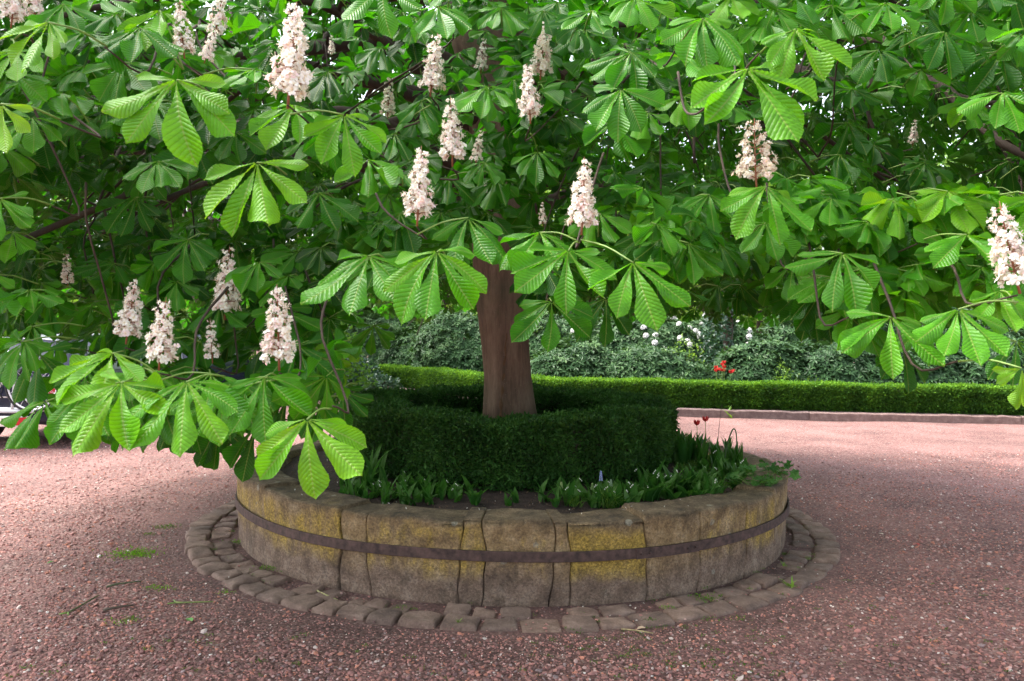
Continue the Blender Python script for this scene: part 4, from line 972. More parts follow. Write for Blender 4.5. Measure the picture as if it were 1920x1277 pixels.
def tall_clump(seed, nl, ln, wd, lean, curve, name, mat):
    r = np.random.default_rng(seed); o = empty(name); mb = MB()
    for k in range(nl): blade(mb, [r.normal(0, .02), r.normal(0, .02), 0], r.uniform(0, 6.28), ln*r.uniform(.65, 1.1), wd*r.uniform(.8, 1.2), r.uniform(.02, lean), r.uniform(.3, 1)*curve, np.clip(r.normal(.45, .15), 0, 1), .35, 9)
    mb.build('leaves', M[mat], o); return o
# tulip foliage behind on the right, strap leaves in front on the left
tp = [tall_clump(950+k, 6, .25, .040, .22, .5, 'tulip_plant', 'bulb') for k in range(3)]; used = set()
for _ in range(62):
    x = R.uniform(1262, 1410); y = R.uniform(845, 872) if x < 1300 else R.uniform(840, 885); p = onsoil(x, y)
    if math.hypot(p[0]-PX, p[1]-PY) > PR-.30 or math.hypot(p[0]-PX, p[1]-PY) < 1.4: continue
    k = int(R.integers(0, 3)); o = tp[k] if k not in used else copy_tree(tp[k]); used.add(k)
    place(o, p, R.uniform(.7, 1.1), None, 'leafy tulip plant without bloom in the dense row on the right side of the planter', 'tulip', 'tulip plants at the right side of the planter')
for k in range(3):
    if k not in used: bpy.data.objects.remove(tp[k])
o = tall_clump(961, 9, .36, .024, .25, 1.5, 'strap_leaved_plant', 'bulb'); place(o, onsoil(697, 915), 1.25, .3, 'tall arching strap-leaved plant in front of the ring hedge', 'plant')
o = tall_clump(962, 7, .24, .05, .5, .5, 'leafy_lily_plant', 'bulb'); place(o, onsoil(622, 858), 1.0, .3, 'dark pointed-leaf plant at the planter edge beside the drooping chestnut leaf', 'plant')
o = tall_clump(963, 8, .26, .045, .6, .5, 'broad_tulip_plant', 'bulb'); place(o, onsoil(648, 868), 1.2, 1.3, 'pointed-leaf plant leaning out of the left side of the ring hedge', 'plant')
o = tall_clump(964, 60, .17, .006, .9, 1.6, 'grassy_bulb_clump', 'shrub'); place(o, onsoil(1140, 952), 1.05, 0, 'bright green grassy clump hanging over the front rim of the planter', 'grass clump')
o = tall_clump(965, 34, .13, .005, .9, 1.5, 'grassy_bulb_clump', 'shrub'); place(o, onsoil(1080, 950), 1, 0, 'thin grassy clump left of the blue grape hyacinth', 'grass clump')
def muscari(p, h, blue, label):
    o = empty('grape_hyacinth'); s = MB(); tube(s, smoothpath([(0, 0, 0), (.006, 0, h*.5), (.002, .003, h)], 6), .0018, 5, col=(.10, .22, .05)); s.build('stem', M['plain'], o)
    f = MB()
    for k in range(46):
        t = k/46; a = k*2.4; r = .010*(1-t*.6); c = np.array([math.cos(a)*r, math.sin(a)*r, h*(.72+.34*t)]); tube(f, [c+np.array([0, 0, .003]), c, c-np.array([0, 0, .003])], [.001, .0034*(1-.4*t), .002], 5, col=blue)
    f.build('flower_head', M['plain'], o); place(o, p, 1, None, label, 'flower')
muscari(onsoil(1126, 940), .19, (.30, .36, .70), 'pale blue grape hyacinth, tallest of the spikes at the planter front')
muscari(onsoil(1110, 945), .13, (.20, .32, .10), 'green budded grape hyacinth just left of the pale blue one')
muscari(onsoil(1052, 940), .12, (.30, .40, .16), 'green seed spike standing left in the grassy clump')
muscari(onsoil(1145, 938), .13, (.24, .34, .22), 'green and bluish spike right of the pale blue hyacinth')
def lobed_plant(name, n, spread, size, tone, seed, mat='bulb'):
    r = np.random.default_rng(seed); o = empty(name); mb, st = MB(), MB()
    for k in range(n):
        c = np.array([r.normal(0, spread), r.normal(0, spread*.7), r.uniform(.03, .13)+.02]); tube(st, smoothpath([(0, 0, 0), c*.6+np.array([0, 0, .02]), c], 5), .0013, 4, cap=False, tone=.5)
        nn = nrm(np.array([r.normal(0, .4), r.normal(0, .4)-.25, 1])); u = nrm(np.cross(nn, r.normal(size=3))); v = np.cross(nn, u); s = size*r.uniform(.7, 1.2)
        rim = []
        for j in range(20):
            a = j/20*6.283; q = (.62+.38*abs(math.cos(a*2.5)))*(1+.12*math.cos(a*10)); rim.append(c+(u*math.cos(a)+v*math.sin(a))*s*q+nn*r.normal(0, .003)+nn*.12*s*abs(math.cos(a*2.5)))
        mb.add([c]+rim, np.array([(0, 1+j, 1+(j+1) % 20) for j in range(20)]), tone=np.clip(tone+r.normal(0, .12), 0, 1))
    mb.build('leaves', M[mat], o, smooth=False); st.build('stems', M['petiole'], o); return o
place(lobed_plant('geranium_plant', 34, .105, .036, .72, 5), onsoil(1418, 925)-np.array([.0, .03, .0]), 1.15, 0, 'lobed-leaf geranium spilling over the right rim of the planter', 'plant')
place(lobed_plant('geranium_plant', 22, .085, .03, .55, 6), onsoil(1452, 905), 1.1, 0, 'lobed-leaf geranium hanging down the right end of the wall beside the larger one', 'plant')
place(lobed_plant('geranium_plant', 8, .03, .024, .8, 7), onsoil(758, 945), .9, 0, 'small pale lobed seedling behind the front rim left of the middle', 'plant')
def tulip(p, h, label, n=1, grp=None, lean=0, sc_=1):
    o = empty('red_tulip'); st = MB(); lf = MB()
    for q in range(n):
        mb = MB()
        b = np.array([R.normal(0, .05*(n > 1)), R.normal(0, .03*(n > 1)), 0]); tip = b+np.array([R.normal(0, .03)+lean, R.normal(0, .02), h*R.uniform(.85, 1.08)]); tube(st, smoothpath([b, (b+tip)/2+np.array([.01, 0, 0]), tip], 6), .0028, 5, tone=.5)
        for k in range(6):
            a = k*1.047+R.normal(0, .15); d = np.array([math.cos(a), math.sin(a), 0]); s = np.array([-math.sin(a), math.cos(a), 0]); op = R.uniform(.012, .03)
            V = [tip, tip+d*.022-s*.014+np.array([0, 0, .018]), tip+d*.022+s*.014+np.array([0, 0, .018]), tip+d*(.018+op*.5)-s*.013+np.array([0, 0, .042]), tip+d*(.018+op*.5)+s*.013+np.array([0, 0, .042]), tip+d*(.008+op)+np.array([0, 0, .060])]
            mb.add(V, np.array([(0, 2, 1), (1, 2, 4), (1, 4, 3), (3, 4, 5)]), col=(.55, .012, .012))
        for k in range(3): blade(lf, b, R.uniform(0, 6.28), h*R.uniform(.6, .85), .035, R.uniform(.1, .4), .5, .6, .35)
        mb.build('bloom', M['plain'], o, smooth=False)
    lf.build('leaves', M['bluegreen'], o); st.build('stem', M['petiole'], o); place(o, p, sc_, 0, label, 'tulip', grp); return o
tulip(onsoil(1306, 845), .23, 'red tulip bloom, left one of the two above the tulip leaves in the planter')
tulip(onsoil(1318, 842), .25, 'red tulip bloom opened to the right above the tulip leaves in the planter')
# bent stalk and thin bare stem
o = empty('bent_flower_stalk'); s = MB(); tube(s, smoothpath([(0, 0, 0), (.01, 0, .16), (.05, 0, .30), (.075, 0, .34), (.095, 0, .30), (.105, 0, .14)], 16), [.006]*10+[.005]*6, 6, tone=.5); s.build('stem', simple('stem_green', (.035, .085, .02), .5), o)
place(o, onsoil(1358, 880), 1.0, 0, 'green flower stalk bent over like a hairpin among the tulip leaves', 'stalk')
o = empty('bare_stem'); s = MB(); tube(s, smoothpath([(0, 0, 0), (.008, 0, .2), (.03, 0, .42)], 8), [.002]*8, 5, tone=.5); s.build('stem', simple('dark_stem', (.05, .03, .02), .7), o)
place(o, onsoil(1345, 855), 1.15, 0, 'thin dark bare stem standing up from the tulip leaves', 'stem')
def moss():
    n = 9000; a = R.uniform(-.55, .75, n); r = R.uniform(1.36, 1.95, n); P = np.stack([PX+r*np.cos(a), PY+r*np.sin(a), 0*a], 1); P[:, 2] = [soilz(x, y) for x, y in P[:, :2]]
    k = vnoise(P, 5, 60) > -.2; P = P[k]; V, F, T = quadleaves(P, np.tile([0, 0, 1.0], (len(P), 1)), .028, tones(P, 8, 61, .35), .35, .6)
    tag(mesh('ground_cover', V, F, M['shrub'], tone=T, smooth=False), kind='stuff', label='low mossy green ground cover right of the ring hedge in the planter', cat='ground cover')
    n = 1500; a = R.uniform(0, 6.28, n); r = R.uniform(1.3, 1.93, n); P = np.stack([PX+r*np.cos(a), PY+r*np.sin(a), 0*a], 1); P[:, 2] = [soilz(x, y)+.004 for x, y in P[:, :2]]
    V, F, T = quadleaves(P, np.tile([0, 0, 1.0], (n, 1)), .022, R.random(n), .35, .5, updir=-.1); 
    tag(mesh('litter', V, F, simple('dry_litter', (.16, .10, .06), .9, nscale=30, var=.5), tone=T, smooth=False), kind='stuff', label='dry leaf litter scattered on the planter soil', cat='litter')
moss()

# ------------------------------------------------------------ shrubs behind the hedge
def whorls(P, up, ln, wd, tone, rng=R, nl=7, droopy=.35):
    n = len(P); a0 = rng.uniform(0, 6.28, n); V, T = [], []
    u = nrm(np.cross(up, rng.normal(size=(n, 3)))); v = np.cross(up, u)
    for k in range(nl):
        a = a0+k*6.283/nl+rng.normal(0, .15, n); d = nrm(np.cos(a)[:, None]*u+np.sin(a)[:, None]*v+up*rng.uniform(-droopy, .5, (n, 1))); s = nrm(np.cross(d, up)); L_ = (ln*rng.uniform(.7, 1.15, n))[:, None]; w_ = wd*.5
        a_, b_, c_ = P, P+d*L_*.55, P+d*L_-up*L_*.12
        V.append(np.stack([a_, b_+s*w_+up*.004, c_, b_-s*w_+up*.004], 1)); T.append(np.clip(tone+rng.normal(0, .12, n), 0, 1))
    V = np.stack(V, 1).reshape(-1, 3); T = np.repeat(np.stack(T, 1).ravel(), 4); F = np.arange(len(V)).reshape(-1, 4); return V, F, T
def blob_surface(n, rx, ry, rz, seed, lumps=.16):
    r = np.random.default_rng(seed); d = nrm(r.normal(size=(n, 3))); d[:, 2] = np.abs(d[:, 2])*1.0
    k = 1+lumps*vnoise(d, 3.2, seed)+lumps*.5*vnoise(d, 8, seed+1)+r.normal(0, .035, n); P = d*k[:, None]*np.array([rx, ry, rz]); return P, nrm(d/np.array([rx, ry, rz]))
def shrub(name, c, rx, ry, rz, n, label, mat='rhodo', seed=1, ln=.11, wd=.034, blossoms=0, bcol=(.82, .80, .78), tlo=.45, kind='whorl', cat='shrub', grp=None, nl=7):
    if mat == 'rhodo': ln, wd = .145, .048
    o = empty(name, tuple(c)); tag(o, label, cat, grp); r = np.random.default_rng(seed)
    P, Nn = blob_surface(n, rx, ry, rz, seed)
    front = r.random(n) < np.where(P[:, 1] > ry*.3, .35, 1); P, Nn = P[front], Nn[front]
    inner = r.random(len(P)) < .25; P[inner] *= .86
    P[:, 2] += .02; up = nrm(Nn+np.array([0, 0, .5])+r.normal(0, .3, P.shape))
    tn = np.clip(tlo+.22*vnoise(P, 5, seed+3)+r.normal(0, .12, len(P))+.15*(P[:, 2]/rz-.5), 0, 1)
    if kind == 'whorl': V, F, T = whorls(P, up, ln, wd, tn, r, nl)
    else: V, F, T = quadleaves(P, Nn, ln, tn, wd, .7, rng=r)
    mesh('foliage', V, F, M[mat], o, tone=T, smooth=False)
    mb = MB()
    for q in range(22):
        a, b = r.uniform(0, 6.28), r.uniform(.3, .75); e = np.array([math.cos(a)*rx*b, math.sin(a)*ry*b, rz*r.uniform(.4, .8)]); tube(mb, smoothpath([(r.normal(0, .08), r.normal(0, .08), -.02), e*.5+r.normal(0, .05, 3), e], 6), np.linspace(.02, .006, 6), 5)
    mb.build('stems', M['limb'], o)
    if blossoms:
        fb = MB(); idx = r.permutation(np.where((P[:, 2] > rz*.45) & (P[:, 1] < ry*.3))[0])[:blossoms]
        for i in idx:
            c0 = P[i]+Nn[i]*.09
            for k in range(20):
                d = nrm(r.normal(size=3)+np.array([0, -.3, .5])); s = nrm(np.cross(d, r.normal(size=3))); t = np.cross(d, s); q = c0+d*.055
                fb.add([q+s*.042, q+t*.042+d*.015, q-s*.042, q-t*.042+d*.015], np.array([(0, 1, 2, 3)]), col=np.array(bcol)*r.uniform(.85, 1.05))
        fb.build('blossom', M['petal'], o, smooth=False)
    return o
def B(px, py, z=.1): return ground(px, py, z)
HC = offset(KBs, .55); HPX, _hy, HD = project(np.c_[HC, np.full(len(HC), .3)]); _o = np.argsort(HPX)
def hd(px): return float(np.interp(px, HPX[_o], HD[_o]))            # distance of the long hedge at a pixel column
def bedpt(px, d, z=.10):
    p = at(px, 650, d); return np.array([p[0], p[1], z])
def bh(px, back, z=.10): return bedpt(px, hd(px)+back, z)
shrub('rhododendron_shrub', bh(820, 2.85), 1.77, 1.10, 1.62, 3600, 'grey-green rhododendron mound left of the tree trunk behind the hedge', seed=11)
shrub('rhododendron_shrub', bh(720, 4.25), 1.77, 1.20, 1.96, 3200, 'taller grey-green rhododendron farthest left behind the curve of the hedge', seed=12)
shrub('rhododendron_shrub', bh(905, 2.85), 1.77, 1.10, 1.96, 3200, 'dense rhododendron directly behind the tree trunk', seed=13)
shrub('rhododendron_shrub', bh(1080, 1.40), 1.47, 0.95, 1.18, 2800, 'low grey-green rhododendron right of the tree trunk, touching the hedge', seed=14)
shrub('rhododendron_shrub', bh(1200, 2.85), 1.89, 1.10, 1.90, 3400, 'rhododendron crowned with white blossom between trunk and ivy column', seed=15, blossoms=34)
shrub('rhododendron_shrub', bh(1225, 1.30), 1.42, 0.85, 1.12, 2600, 'low rhododendron in front of the white-flowered one, left of the red tulips', seed=16)
shrub('rhododendron_shrub', bh(1330, 4.05), 1.77, 1.00, 1.96, 2600, 'rhododendron with a few white blossoms beside the ivy column', seed=17, blossoms=16)
shrub('rhododendron_shrub', bh(1440, 1.35), 1.53, 0.90, 1.23, 2800, 'dark rhododendron right of the red tulips', seed=18, tlo=.35)
shrub('rhododendron_shrub', bh(1585, 1.35), 1.53, 0.90, 1.34, 2800, 'dark glossy rhododendron behind the pale iris leaves', seed=19, tlo=.32)
shrub('rhododendron_shrub', bh(1740, 1.35), 1.53, 0.90, 1.29, 2600, 'dark rhododendron below the right-hand chestnut leaves', seed=20, tlo=.3)
shrub('rhododendron_shrub', bh(1900, 1.35), 1.65, 0.90, 1.46, 2400, 'rhododendron at the right edge of the picture behind the hedge', seed=21, tlo=.3)
shrub('rhododendron_shrub', bh(1560, 4.15), 2.24, 1.10, 2.35, 2800, 'large rhododendron standing behind the dark ones on the right', seed=22, tlo=.35)
shrub('rhododendron_shrub', bh(1800, 4.15), 2.60, 1.10, 2.46, 2800, 'tall rhododendron at the far right rear of the bed', seed=23, tlo=.3)
shrub('rhododendron_shrub', bh(1090, 4.25), 2.12, 1.20, 2.24, 2600, 'tall rhododendron rising between the trunk and the white-flowered one', seed=24, tlo=.5)
shrub('young_shrub', bh(1470, 0.70), 0.37, 0.28, 0.86, 700, 'yellow-green young shrub among the dark rhododendrons right of the tulips', 'shrub', 31, .07, .5, kind='leaf', tlo=.6)
shrub('young_shrub', bh(1425, 1.20), 0.28, 0.25, 1.16, 420, 'slim yellow-green shrub tip showing above the dark rhododendron', 'shrub', 32, .07, .5, kind='leaf', tlo=.7)
shrub('young_shrub', bh(1530, 0.72), 0.44, 0.30, 0.61, 600, 'light green low shrub just left of the iris leaves', 'shrub', 33, .07, .5, kind='leaf', tlo=.6)
shrub('young_shrub', bh(1275, 1.20), 0.55, 0.30, 1.38, 700, 'yellow-green sprigs growing through the white-flowered rhododendron', 'shrub', 34, .06, .5, kind='leaf', tlo=.7)
# ivy mounds at the left end of the hedge
ivp = B(655, 735, .05)
shrub('ivy_shrub', ivp+np.array([0, .55, 0]), .72, .5, .78, 2600, 'dark ivy-covered mound left of the end of the clipped hedge', 'ivy', 41, .085, .75, kind='leaf', tlo=.5)
shrub('ivy_shrub', ivp+np.array([.62, .30, 0]), .62, .35, .40, 1600, 'low pale-edged ivy spreading in front of the end of the hedge', 'ivy', 42, .075, .75, kind='leaf', tlo=.8)
shrub('ivy_shrub', ivp+np.array([-1.2, 1.2, 0]), 1.0, .6, 1.0, 2200, 'wide ivy mound half hidden behind the chestnut leaves at the left', 'ivy', 43, .085, .75, kind='leaf', tlo=.4)
# ivy-clad trunk behind the white blossom
def ivy_tree():
    c = bh(1352, 2.0); o = empty('ivy_covered_tree', tuple(c)); tag(o, 'slim tree trunk wrapped in dark ivy behind the rhododendrons', 'tree')
    mb = MB(); tube(mb, smoothpath([(.12, 0, -.1), (.15, 0, 1.5), (.22, .1, 4.5), (.1, .2, 7)], 20), np.linspace(.13, .06, 20), 12); mb.build('trunk', M['limb'], o)
    n = 5200; a = R.uniform(0, 6.28, n); z = R.uniform(0.2, 4.6, n); r = .16+.16*np.clip(vnoise(np.stack([np.cos(a), np.sin(a), z], 1), 2.5, 77)+.5, 0, 1.3)
    P = np.stack([-.08+r*1.5*np.cos(a)+.04*z/2, r*np.sin(a), z], 1); Nn = np.stack([np.cos(a), np.sin(a), .4+0*a], 1); V, F, T = quadleaves(P, nrm(Nn), .075, tones(P, 5, 78, .45), .8, .5)
    mesh('ivy', V, F, M['ivy'], o, tone=T, smooth=False)
ivy_tree()
for q, (px, d, lb) in enumerate([(1352, .42, 'clump of red tulips standing behind the hedge in front of the rhododendrons'), (1370, .5, 'second, smaller red tulip clump at the right of the first behind the hedge')]):
    tulip(bh(px, d), .66 if q == 0 else .58, lb, 8 if q == 0 else 3, None, 0, 1.25)
def iris(px, d, label, seed, ln=.5):
    o = tall_clump(seed, 13, ln, .04, .5, .9, 'iris_plant', 'bluegreen'); place(o, bh(px, d), 1.35, None, label, 'plant')
iris(1652, .45, 'pale blue-green sword-leaved iris clump behind the hedge', 71); iris(1735, .5, 'iris with one long slanting leaf right of the bigger iris clump', 72, .55); iris(1625, .45, 'small iris clump left of the biggest one', 73, .4)
# weeds at the kerb
def weed(name, p, sz, n, label, tone=.6, cat='weed', mat='shrub'):
    o = empty(name); mb = MB()
    for k in range(n): blade(mb, [R.normal(0, sz*.2), R.normal(0, sz*.2), 0], R.uniform(0, 6.28), sz*R.uniform(.5, 1), sz*R.uniform(.12, .22), R.uniform(.2, 1.2), R.uniform(0, 1), np.clip(tone+R.normal(0, .15), 0, 1), .3, 5)
    mb.build('leaves', M[mat], o); place(o, p, 1, None, label, cat)
weed('kerb_weed', ground(1365, 783, .0), .30, 22, 'tall pale green weed growing against the stone kerb')
weed('kerb_weed', ground(1293, 764, .12), .15, 40, 'low green weeds on top of the kerb beside the ring hedge', .55)
weed('kerb_weed', ground(1330, 764, .12), .12, 26, 'small weed tuft on the kerb just left of the tall kerb weed', .55)

# ------------------------------------------------------------ trees and bushes far behind
def bg_tree(px, d, h, rad, tone, label, seed, n=9000, mat='shrub', size=.17, tr_r=.16, zc=None, base=.0, name='broadleaf_tree'):
    r = np.random.default_rng(seed); c = bedpt(px, d, base); o = empty(name, tuple(c)); tag(o, label, 'tree')
    mb = MB(); zc = zc or h*.6; tube(mb, smoothpath([(0, 0, -.2), (.1, 0, h*.3), (-.1, .1, h*.6), (0, 0, h*.9)], 14), np.linspace(tr_r, tr_r*.3, 14), 10)
    mb.build('trunk', M['limb'], o)
    nb = 14; cs = np.array([(r.normal(0, rad*.42), r.normal(0, rad*.35), zc+r.normal(0, h*.16)) for _ in range(nb)]); rs = r.uniform(.3, .55, nb)*rad
    for q in range(nb):
        br = MB(); s0 = np.array([0, 0, h*r.uniform(.2, .5)]); tube(br, smoothpath([s0, (s0+cs[q])/2+r.normal(0, .15, 3), cs[q]], 7), np.linspace(tr_r*.45, .02, 7), 6)
        if q < 7: br.build('limb', M['limb'], o)
    k = r.integers(0, nb, n); dd = nrm(r.normal(size=(n, 3))); P = cs[k]+dd*(rs[k]*r.uniform(.55, 1.05, n))[:, None]*np.array([1.15, 1.0, .8])
    P = P[vnoise(P, 2.2, seed+5)+r.normal(0, .4, n) > -.45]; Nn = nrm(P-np.array([0, 0, zc])+np.array([0, 0, .5]))
    V, F, T = quadleaves(P, Nn, size, np.clip(tone+.2*vnoise(P, 1.5, seed+6)+r.normal(0, .12, len(P)), 0, 1), .6, .8, rng=r)
    mesh('crown', V, F, M[mat], o, tone=T, smooth=False); return o
bg_tree(200, 22, 9, 4.2, .45, 'broad green tree far behind the left side of the chestnut', 101, 15000, size=.2)
bg_tree(520, 27, 10, 4.8, .6, 'light green tree far behind, seen through gaps left of the trunk', 102, 13000, size=.22)
bg_tree(-500, 20, 9, 4.5, .4, 'dark green tree beyond the left edge behind the cars', 103, 12000, size=.2)
bg_tree(830, 30, 11, 4.6, .8, 'pale yellow-green tree behind the rhododendrons left of the trunk', 104, 13000, size=.22)
bg_tree(1120, 26, 7.0, 3.4, .95, 'bright yellow-green tree behind the white-flowered rhododendron', 105, 11000, size=.2)
bg_tree(1420, 28, 10, 4.6, .7, 'light green tree behind the ivy column', 106, 12000, size=.22)
bg_tree(1700, 24, 9, 4.4, .5, 'green tree behind the right-hand rhododendrons', 107, 14000, size=.2)
bg_tree(2150, 24, 10, 4.6, .4, 'darker green tree beyond the right edge of the bed', 108, 11000, size=.2)
bg_tree(370, 19, 8, 2.6, .35, 'tree with a thick pale trunk seen in a gap of the left chestnut leaves', 109, 7000, tr_r=.33, zc=5.6, size=.17).children[0].data.materials[0] = M['bark_pale']
def far_wood():
    n = 60000; s = R.uniform(-1, 1, n); x = s*75; y = 52+8*np.cos(s*2)+R.normal(0, 1.2, n); top = 7.5+2.2*vnoise(np.stack([x, 0*x, 0*x], 1), .18, 90)+1.2*vnoise(np.stack([x, 0*x, 0*x], 1), .6, 91); z = top*R.random(n)**.8
    P = np.stack([x, y-1.5*np.sin(z/top*3), z], 1); V, F, T = quadleaves(P, np.tile(nrm(np.array([0, -1, .6])), (n, 1)), .75, tones(P, .3, 92, .45), .7, .6)
    tag(mesh('woodland', V, F, M['shrub'], tone=T, smooth=False), kind='stuff', label='far belt of green woodland closing the view', cat='woodland')
far_wood()
shr = 0
for px, d, lb in [(560, 17.5, 'green bush beyond the ivy mounds on the left'), (430, 18.5, 'round green bush behind the parked cars'), (250, 19.5, 'wide bush behind the second parked car'), (60, 18.5, 'green bush behind the roof of the navy car'), (-180, 19, 'bush beyond the left edge behind the cars')]:
    shr += 1; shrub('leafy_bush', bedpt(px, d, 0), 1.6, 1.1, 2.2, 2600, lb, 'box_lime', 120+shr, .13, .6, kind='leaf', tlo=.3, cat='bush')

# ------------------------------------------------------------ parked cars and the cycle carrier
def car(x, y, rot, paint, label, platetxt=None, L_=4.5, W_=1.80, H_=1.46):
    o = empty('parked_car', (x, y, 0)); o.rotation_euler = (0, 0, rot); tag(o, label, 'car', 'cars parked behind the chestnut tree')
    # side profile, rear at -y end, front at +y; y from -L/2 to L/2
    prof = [(-2.20, .30), (-2.24, .48), (-2.23, .78), (-2.18, .96), (-1.98, 1.36), (-1.80, 1.42), (-.6, 1.46), (.35, 1.42), (1.02, .98), (1.75, .88), (2.14, .74), (2.24, .50), (2.20, .28)]
    def half(z): return (W_/2)*(1-.05*max(0, (.45-z))/.3) if z < .95 else W_/2-.02-.26*((z-.95)/.5)**1.2
    mb = MB(); pr = smoothpath([(0, a, b) for a, b in prof], 60)[:, 1:]
    xs_ = [-1, -.97, -.85, -.5, 0, .5, .85, .97, 1]; V = []
    for a, b in pr:
        hw = half(b)
        for q in xs_: V.append((q*hw, a, b-(.05*abs(q)**6)+.012*(1-q*q)))
    k = len(xs_); n = len(pr); F = []
    for i in range(n-1):
        for j in range(k-1): F.append((i*k+j, i*k+j+1, (i+1)*k+j+1, (i+1)*k+j))
    mb.add(V, np.array(F))
    # sides: columns from profile down to the sill with wheel arches
    for sgn in (-1, 1):
        ys_ = np.linspace(-2.2, 2.2, 70); rows = 9; VV = []
        for yy in ys_:
            top = np.interp(yy, pr[6:-6, 0], pr[6:-6, 1]); arch = .28
            for wy in (-1.35, 1.38):
                if abs(yy-wy) < .37: arch = max(arch, math.sqrt(.37**2-(yy-wy)**2)+.31)
            for t in np.linspace(0, 1, rows):
                z = arch+(top-arch)*t; VV.append((sgn*(half(z)-.0), yy, z-.05*(t == 1)))
        FF = [(i*rows+j, i*rows+j+1, (i+1)*rows+j+1, (i+1)*rows+j) for i in range(69) for j in range(rows-1)]
        mb.add(VV, np.array(FF) if sgn > 0 else np.array(FF)[:, ::-1])
    mb.build('body', M[paint], o)
    g = MB(); g.add([(-.62, -2.185, .99), (.62, -2.185, .99), (.52, -2.02, 1.33), (-.52, -2.02, 1.33)], np.array([(0, 1, 2, 3)])); g.build('rear_window', M['glass'], o)
    g = MB(); g.add([(-.66, .98, 1.03), (.66, .98, 1.03), (.55, .44, 1.40), (-.55, .44, 1.40)], np.array([(0, 1, 2, 3)])); g.build('windscreen', M['glass'], o)
    for sgn in (-1, 1):
        for y0, y1, y2, y3 in ((-1.75, -.85, -.85, -1.62), (-.78, .1, .1, -.78), (.16, .85, .32, .16)):
            g = MB(); xx = lambda z: sgn*(half(z)+.012); g.add([(xx(.98), y0, .98), (xx(.98), y1, .98), (xx(1.32), y2, 1.32), (xx(1.32), y3, 1.32)], np.array([(0, 1, 2, 3)])); g.build('side_window', M['glass'], o)
        g = MB(); box(g, (sgn*.70-.13, -2.262, .72), (sgn*.70+.13, -2.20, .92)); g.build('rear_light', M['redlens'], o, smooth=False)
        g = MB(); box(g, (sgn*.66-.16, 2.16, .62), (sgn*.66+.16, 2.235, .76)); g.build('headlight', M['chrome'], o, smooth=False)
        for wy in (-1.35, 1.38):
            t = MB(); P = [(sgn*(W_/2-.20), wy, .32), (sgn*(W_/2-.19), wy, .32), (sgn*(W_/2-.02), wy, .32), (sgn*(W_/2-.01), wy, .32)]; tube(t, P, [.29, .32, .32, .29], 28); wl = t.build('wheel', M['rubber'], o)
            t = MB(); tube(t, [(sgn*(W_/2-.02), wy, .32), (sgn*(W_/2+.002), wy, .32)], [.20, .17], 20); t.build('rim', M['chrome'], wl)
    b = MB(); box(b, (-W_/2+.06, -2.30, .36), (W_/2-.06, -2.21, .56)); b.build('bumper', M[paint], o, smooth=False)
    b = MB(); box(b, (-.6, -2.262, .655), (.6, -2.245, .672)); b.build('trim_strip', M['chrome'], o, smooth=False)
    if platetxt:
        p = MB(); box(p, (-.26, -2.28, .76), (.26, -2.25, .87)); pl = p.build('number_plate', M['plate'], o, smooth=False); text(platetxt, (0, -2.283, .785), .075, pl)
    return o
def text(s, loc, size, parent, align='CENTER'):
    cu = bpy.data.curves.new('lettering', 'FONT'); cu.body = s; cu.size = size*1.4; cu.align_x = align; cu.extrude = .001; cu.materials.append(M['black'])
    t = bpy.data.objects.new('lettering', cu); C.objects.link(t); me = bpy.data.meshes.new_from_object(t); bpy.data.objects.remove(t)
    t = bpy.data.objects.new('lettering', me); C.objects.link(t); t.parent = parent; t.location = loc; t.rotation_euler = (math.pi/2, 0, 0); return t
e1 = ground(108, 806, 0)
car(-6.57, 12.55, math.radians(0), 'navy_paint', 'dark navy estate car seen from behind at the left edge, cycle carrier on its back')
def carrier():
    o = empty('cycle_carrier', (-6.57, 10.05, 0)); tag(o, 'cycle carrier with number plate and red lamps behind the navy car', 'cycle carrier')
    fr = MB()
    for z in (.52,): 
        for yy in (-.12, .12): tube(fr, [(-.62, yy, z), (.62, yy, z)], .022, 8)
    tube(fr, [(0, .45, .50), (0, -.2, .50)], .03, 8); tube(fr, smoothpath([(-.2, .1, .5), (-.2, .1, 1.05), (.2, .1, 1.05), (.2, .1, .5)], 16), .016, 8)
    fr.build('frame', M['white_paint'], o)
    b = MB(); box(b, (-.60, -.225, .34), (.60, -.205, .47)); lb = b.build('light_board', M['white_paint'], o, smooth=False)
    x0 = at(0, 790, 9.83)[0]+6.57
    p = MB(); box(p, (x0-.03, -.240, .35), (x0+.30, -.226, .46)); pl = p.build('number_plate', M['plate'], o, smooth=False); text('FR', (x0+.015, -.243, .367), .078, pl, 'LEFT')
    for a, b_, mt in ((.44, .60, 'redlens'), (.36, .43, 'orangelens')):
        q = MB(); box(q, (a, -.245, .36), (b_, -.226, .46)); q.build('tail_lamp', M[mt], o, smooth=False)
    return o
carrier()
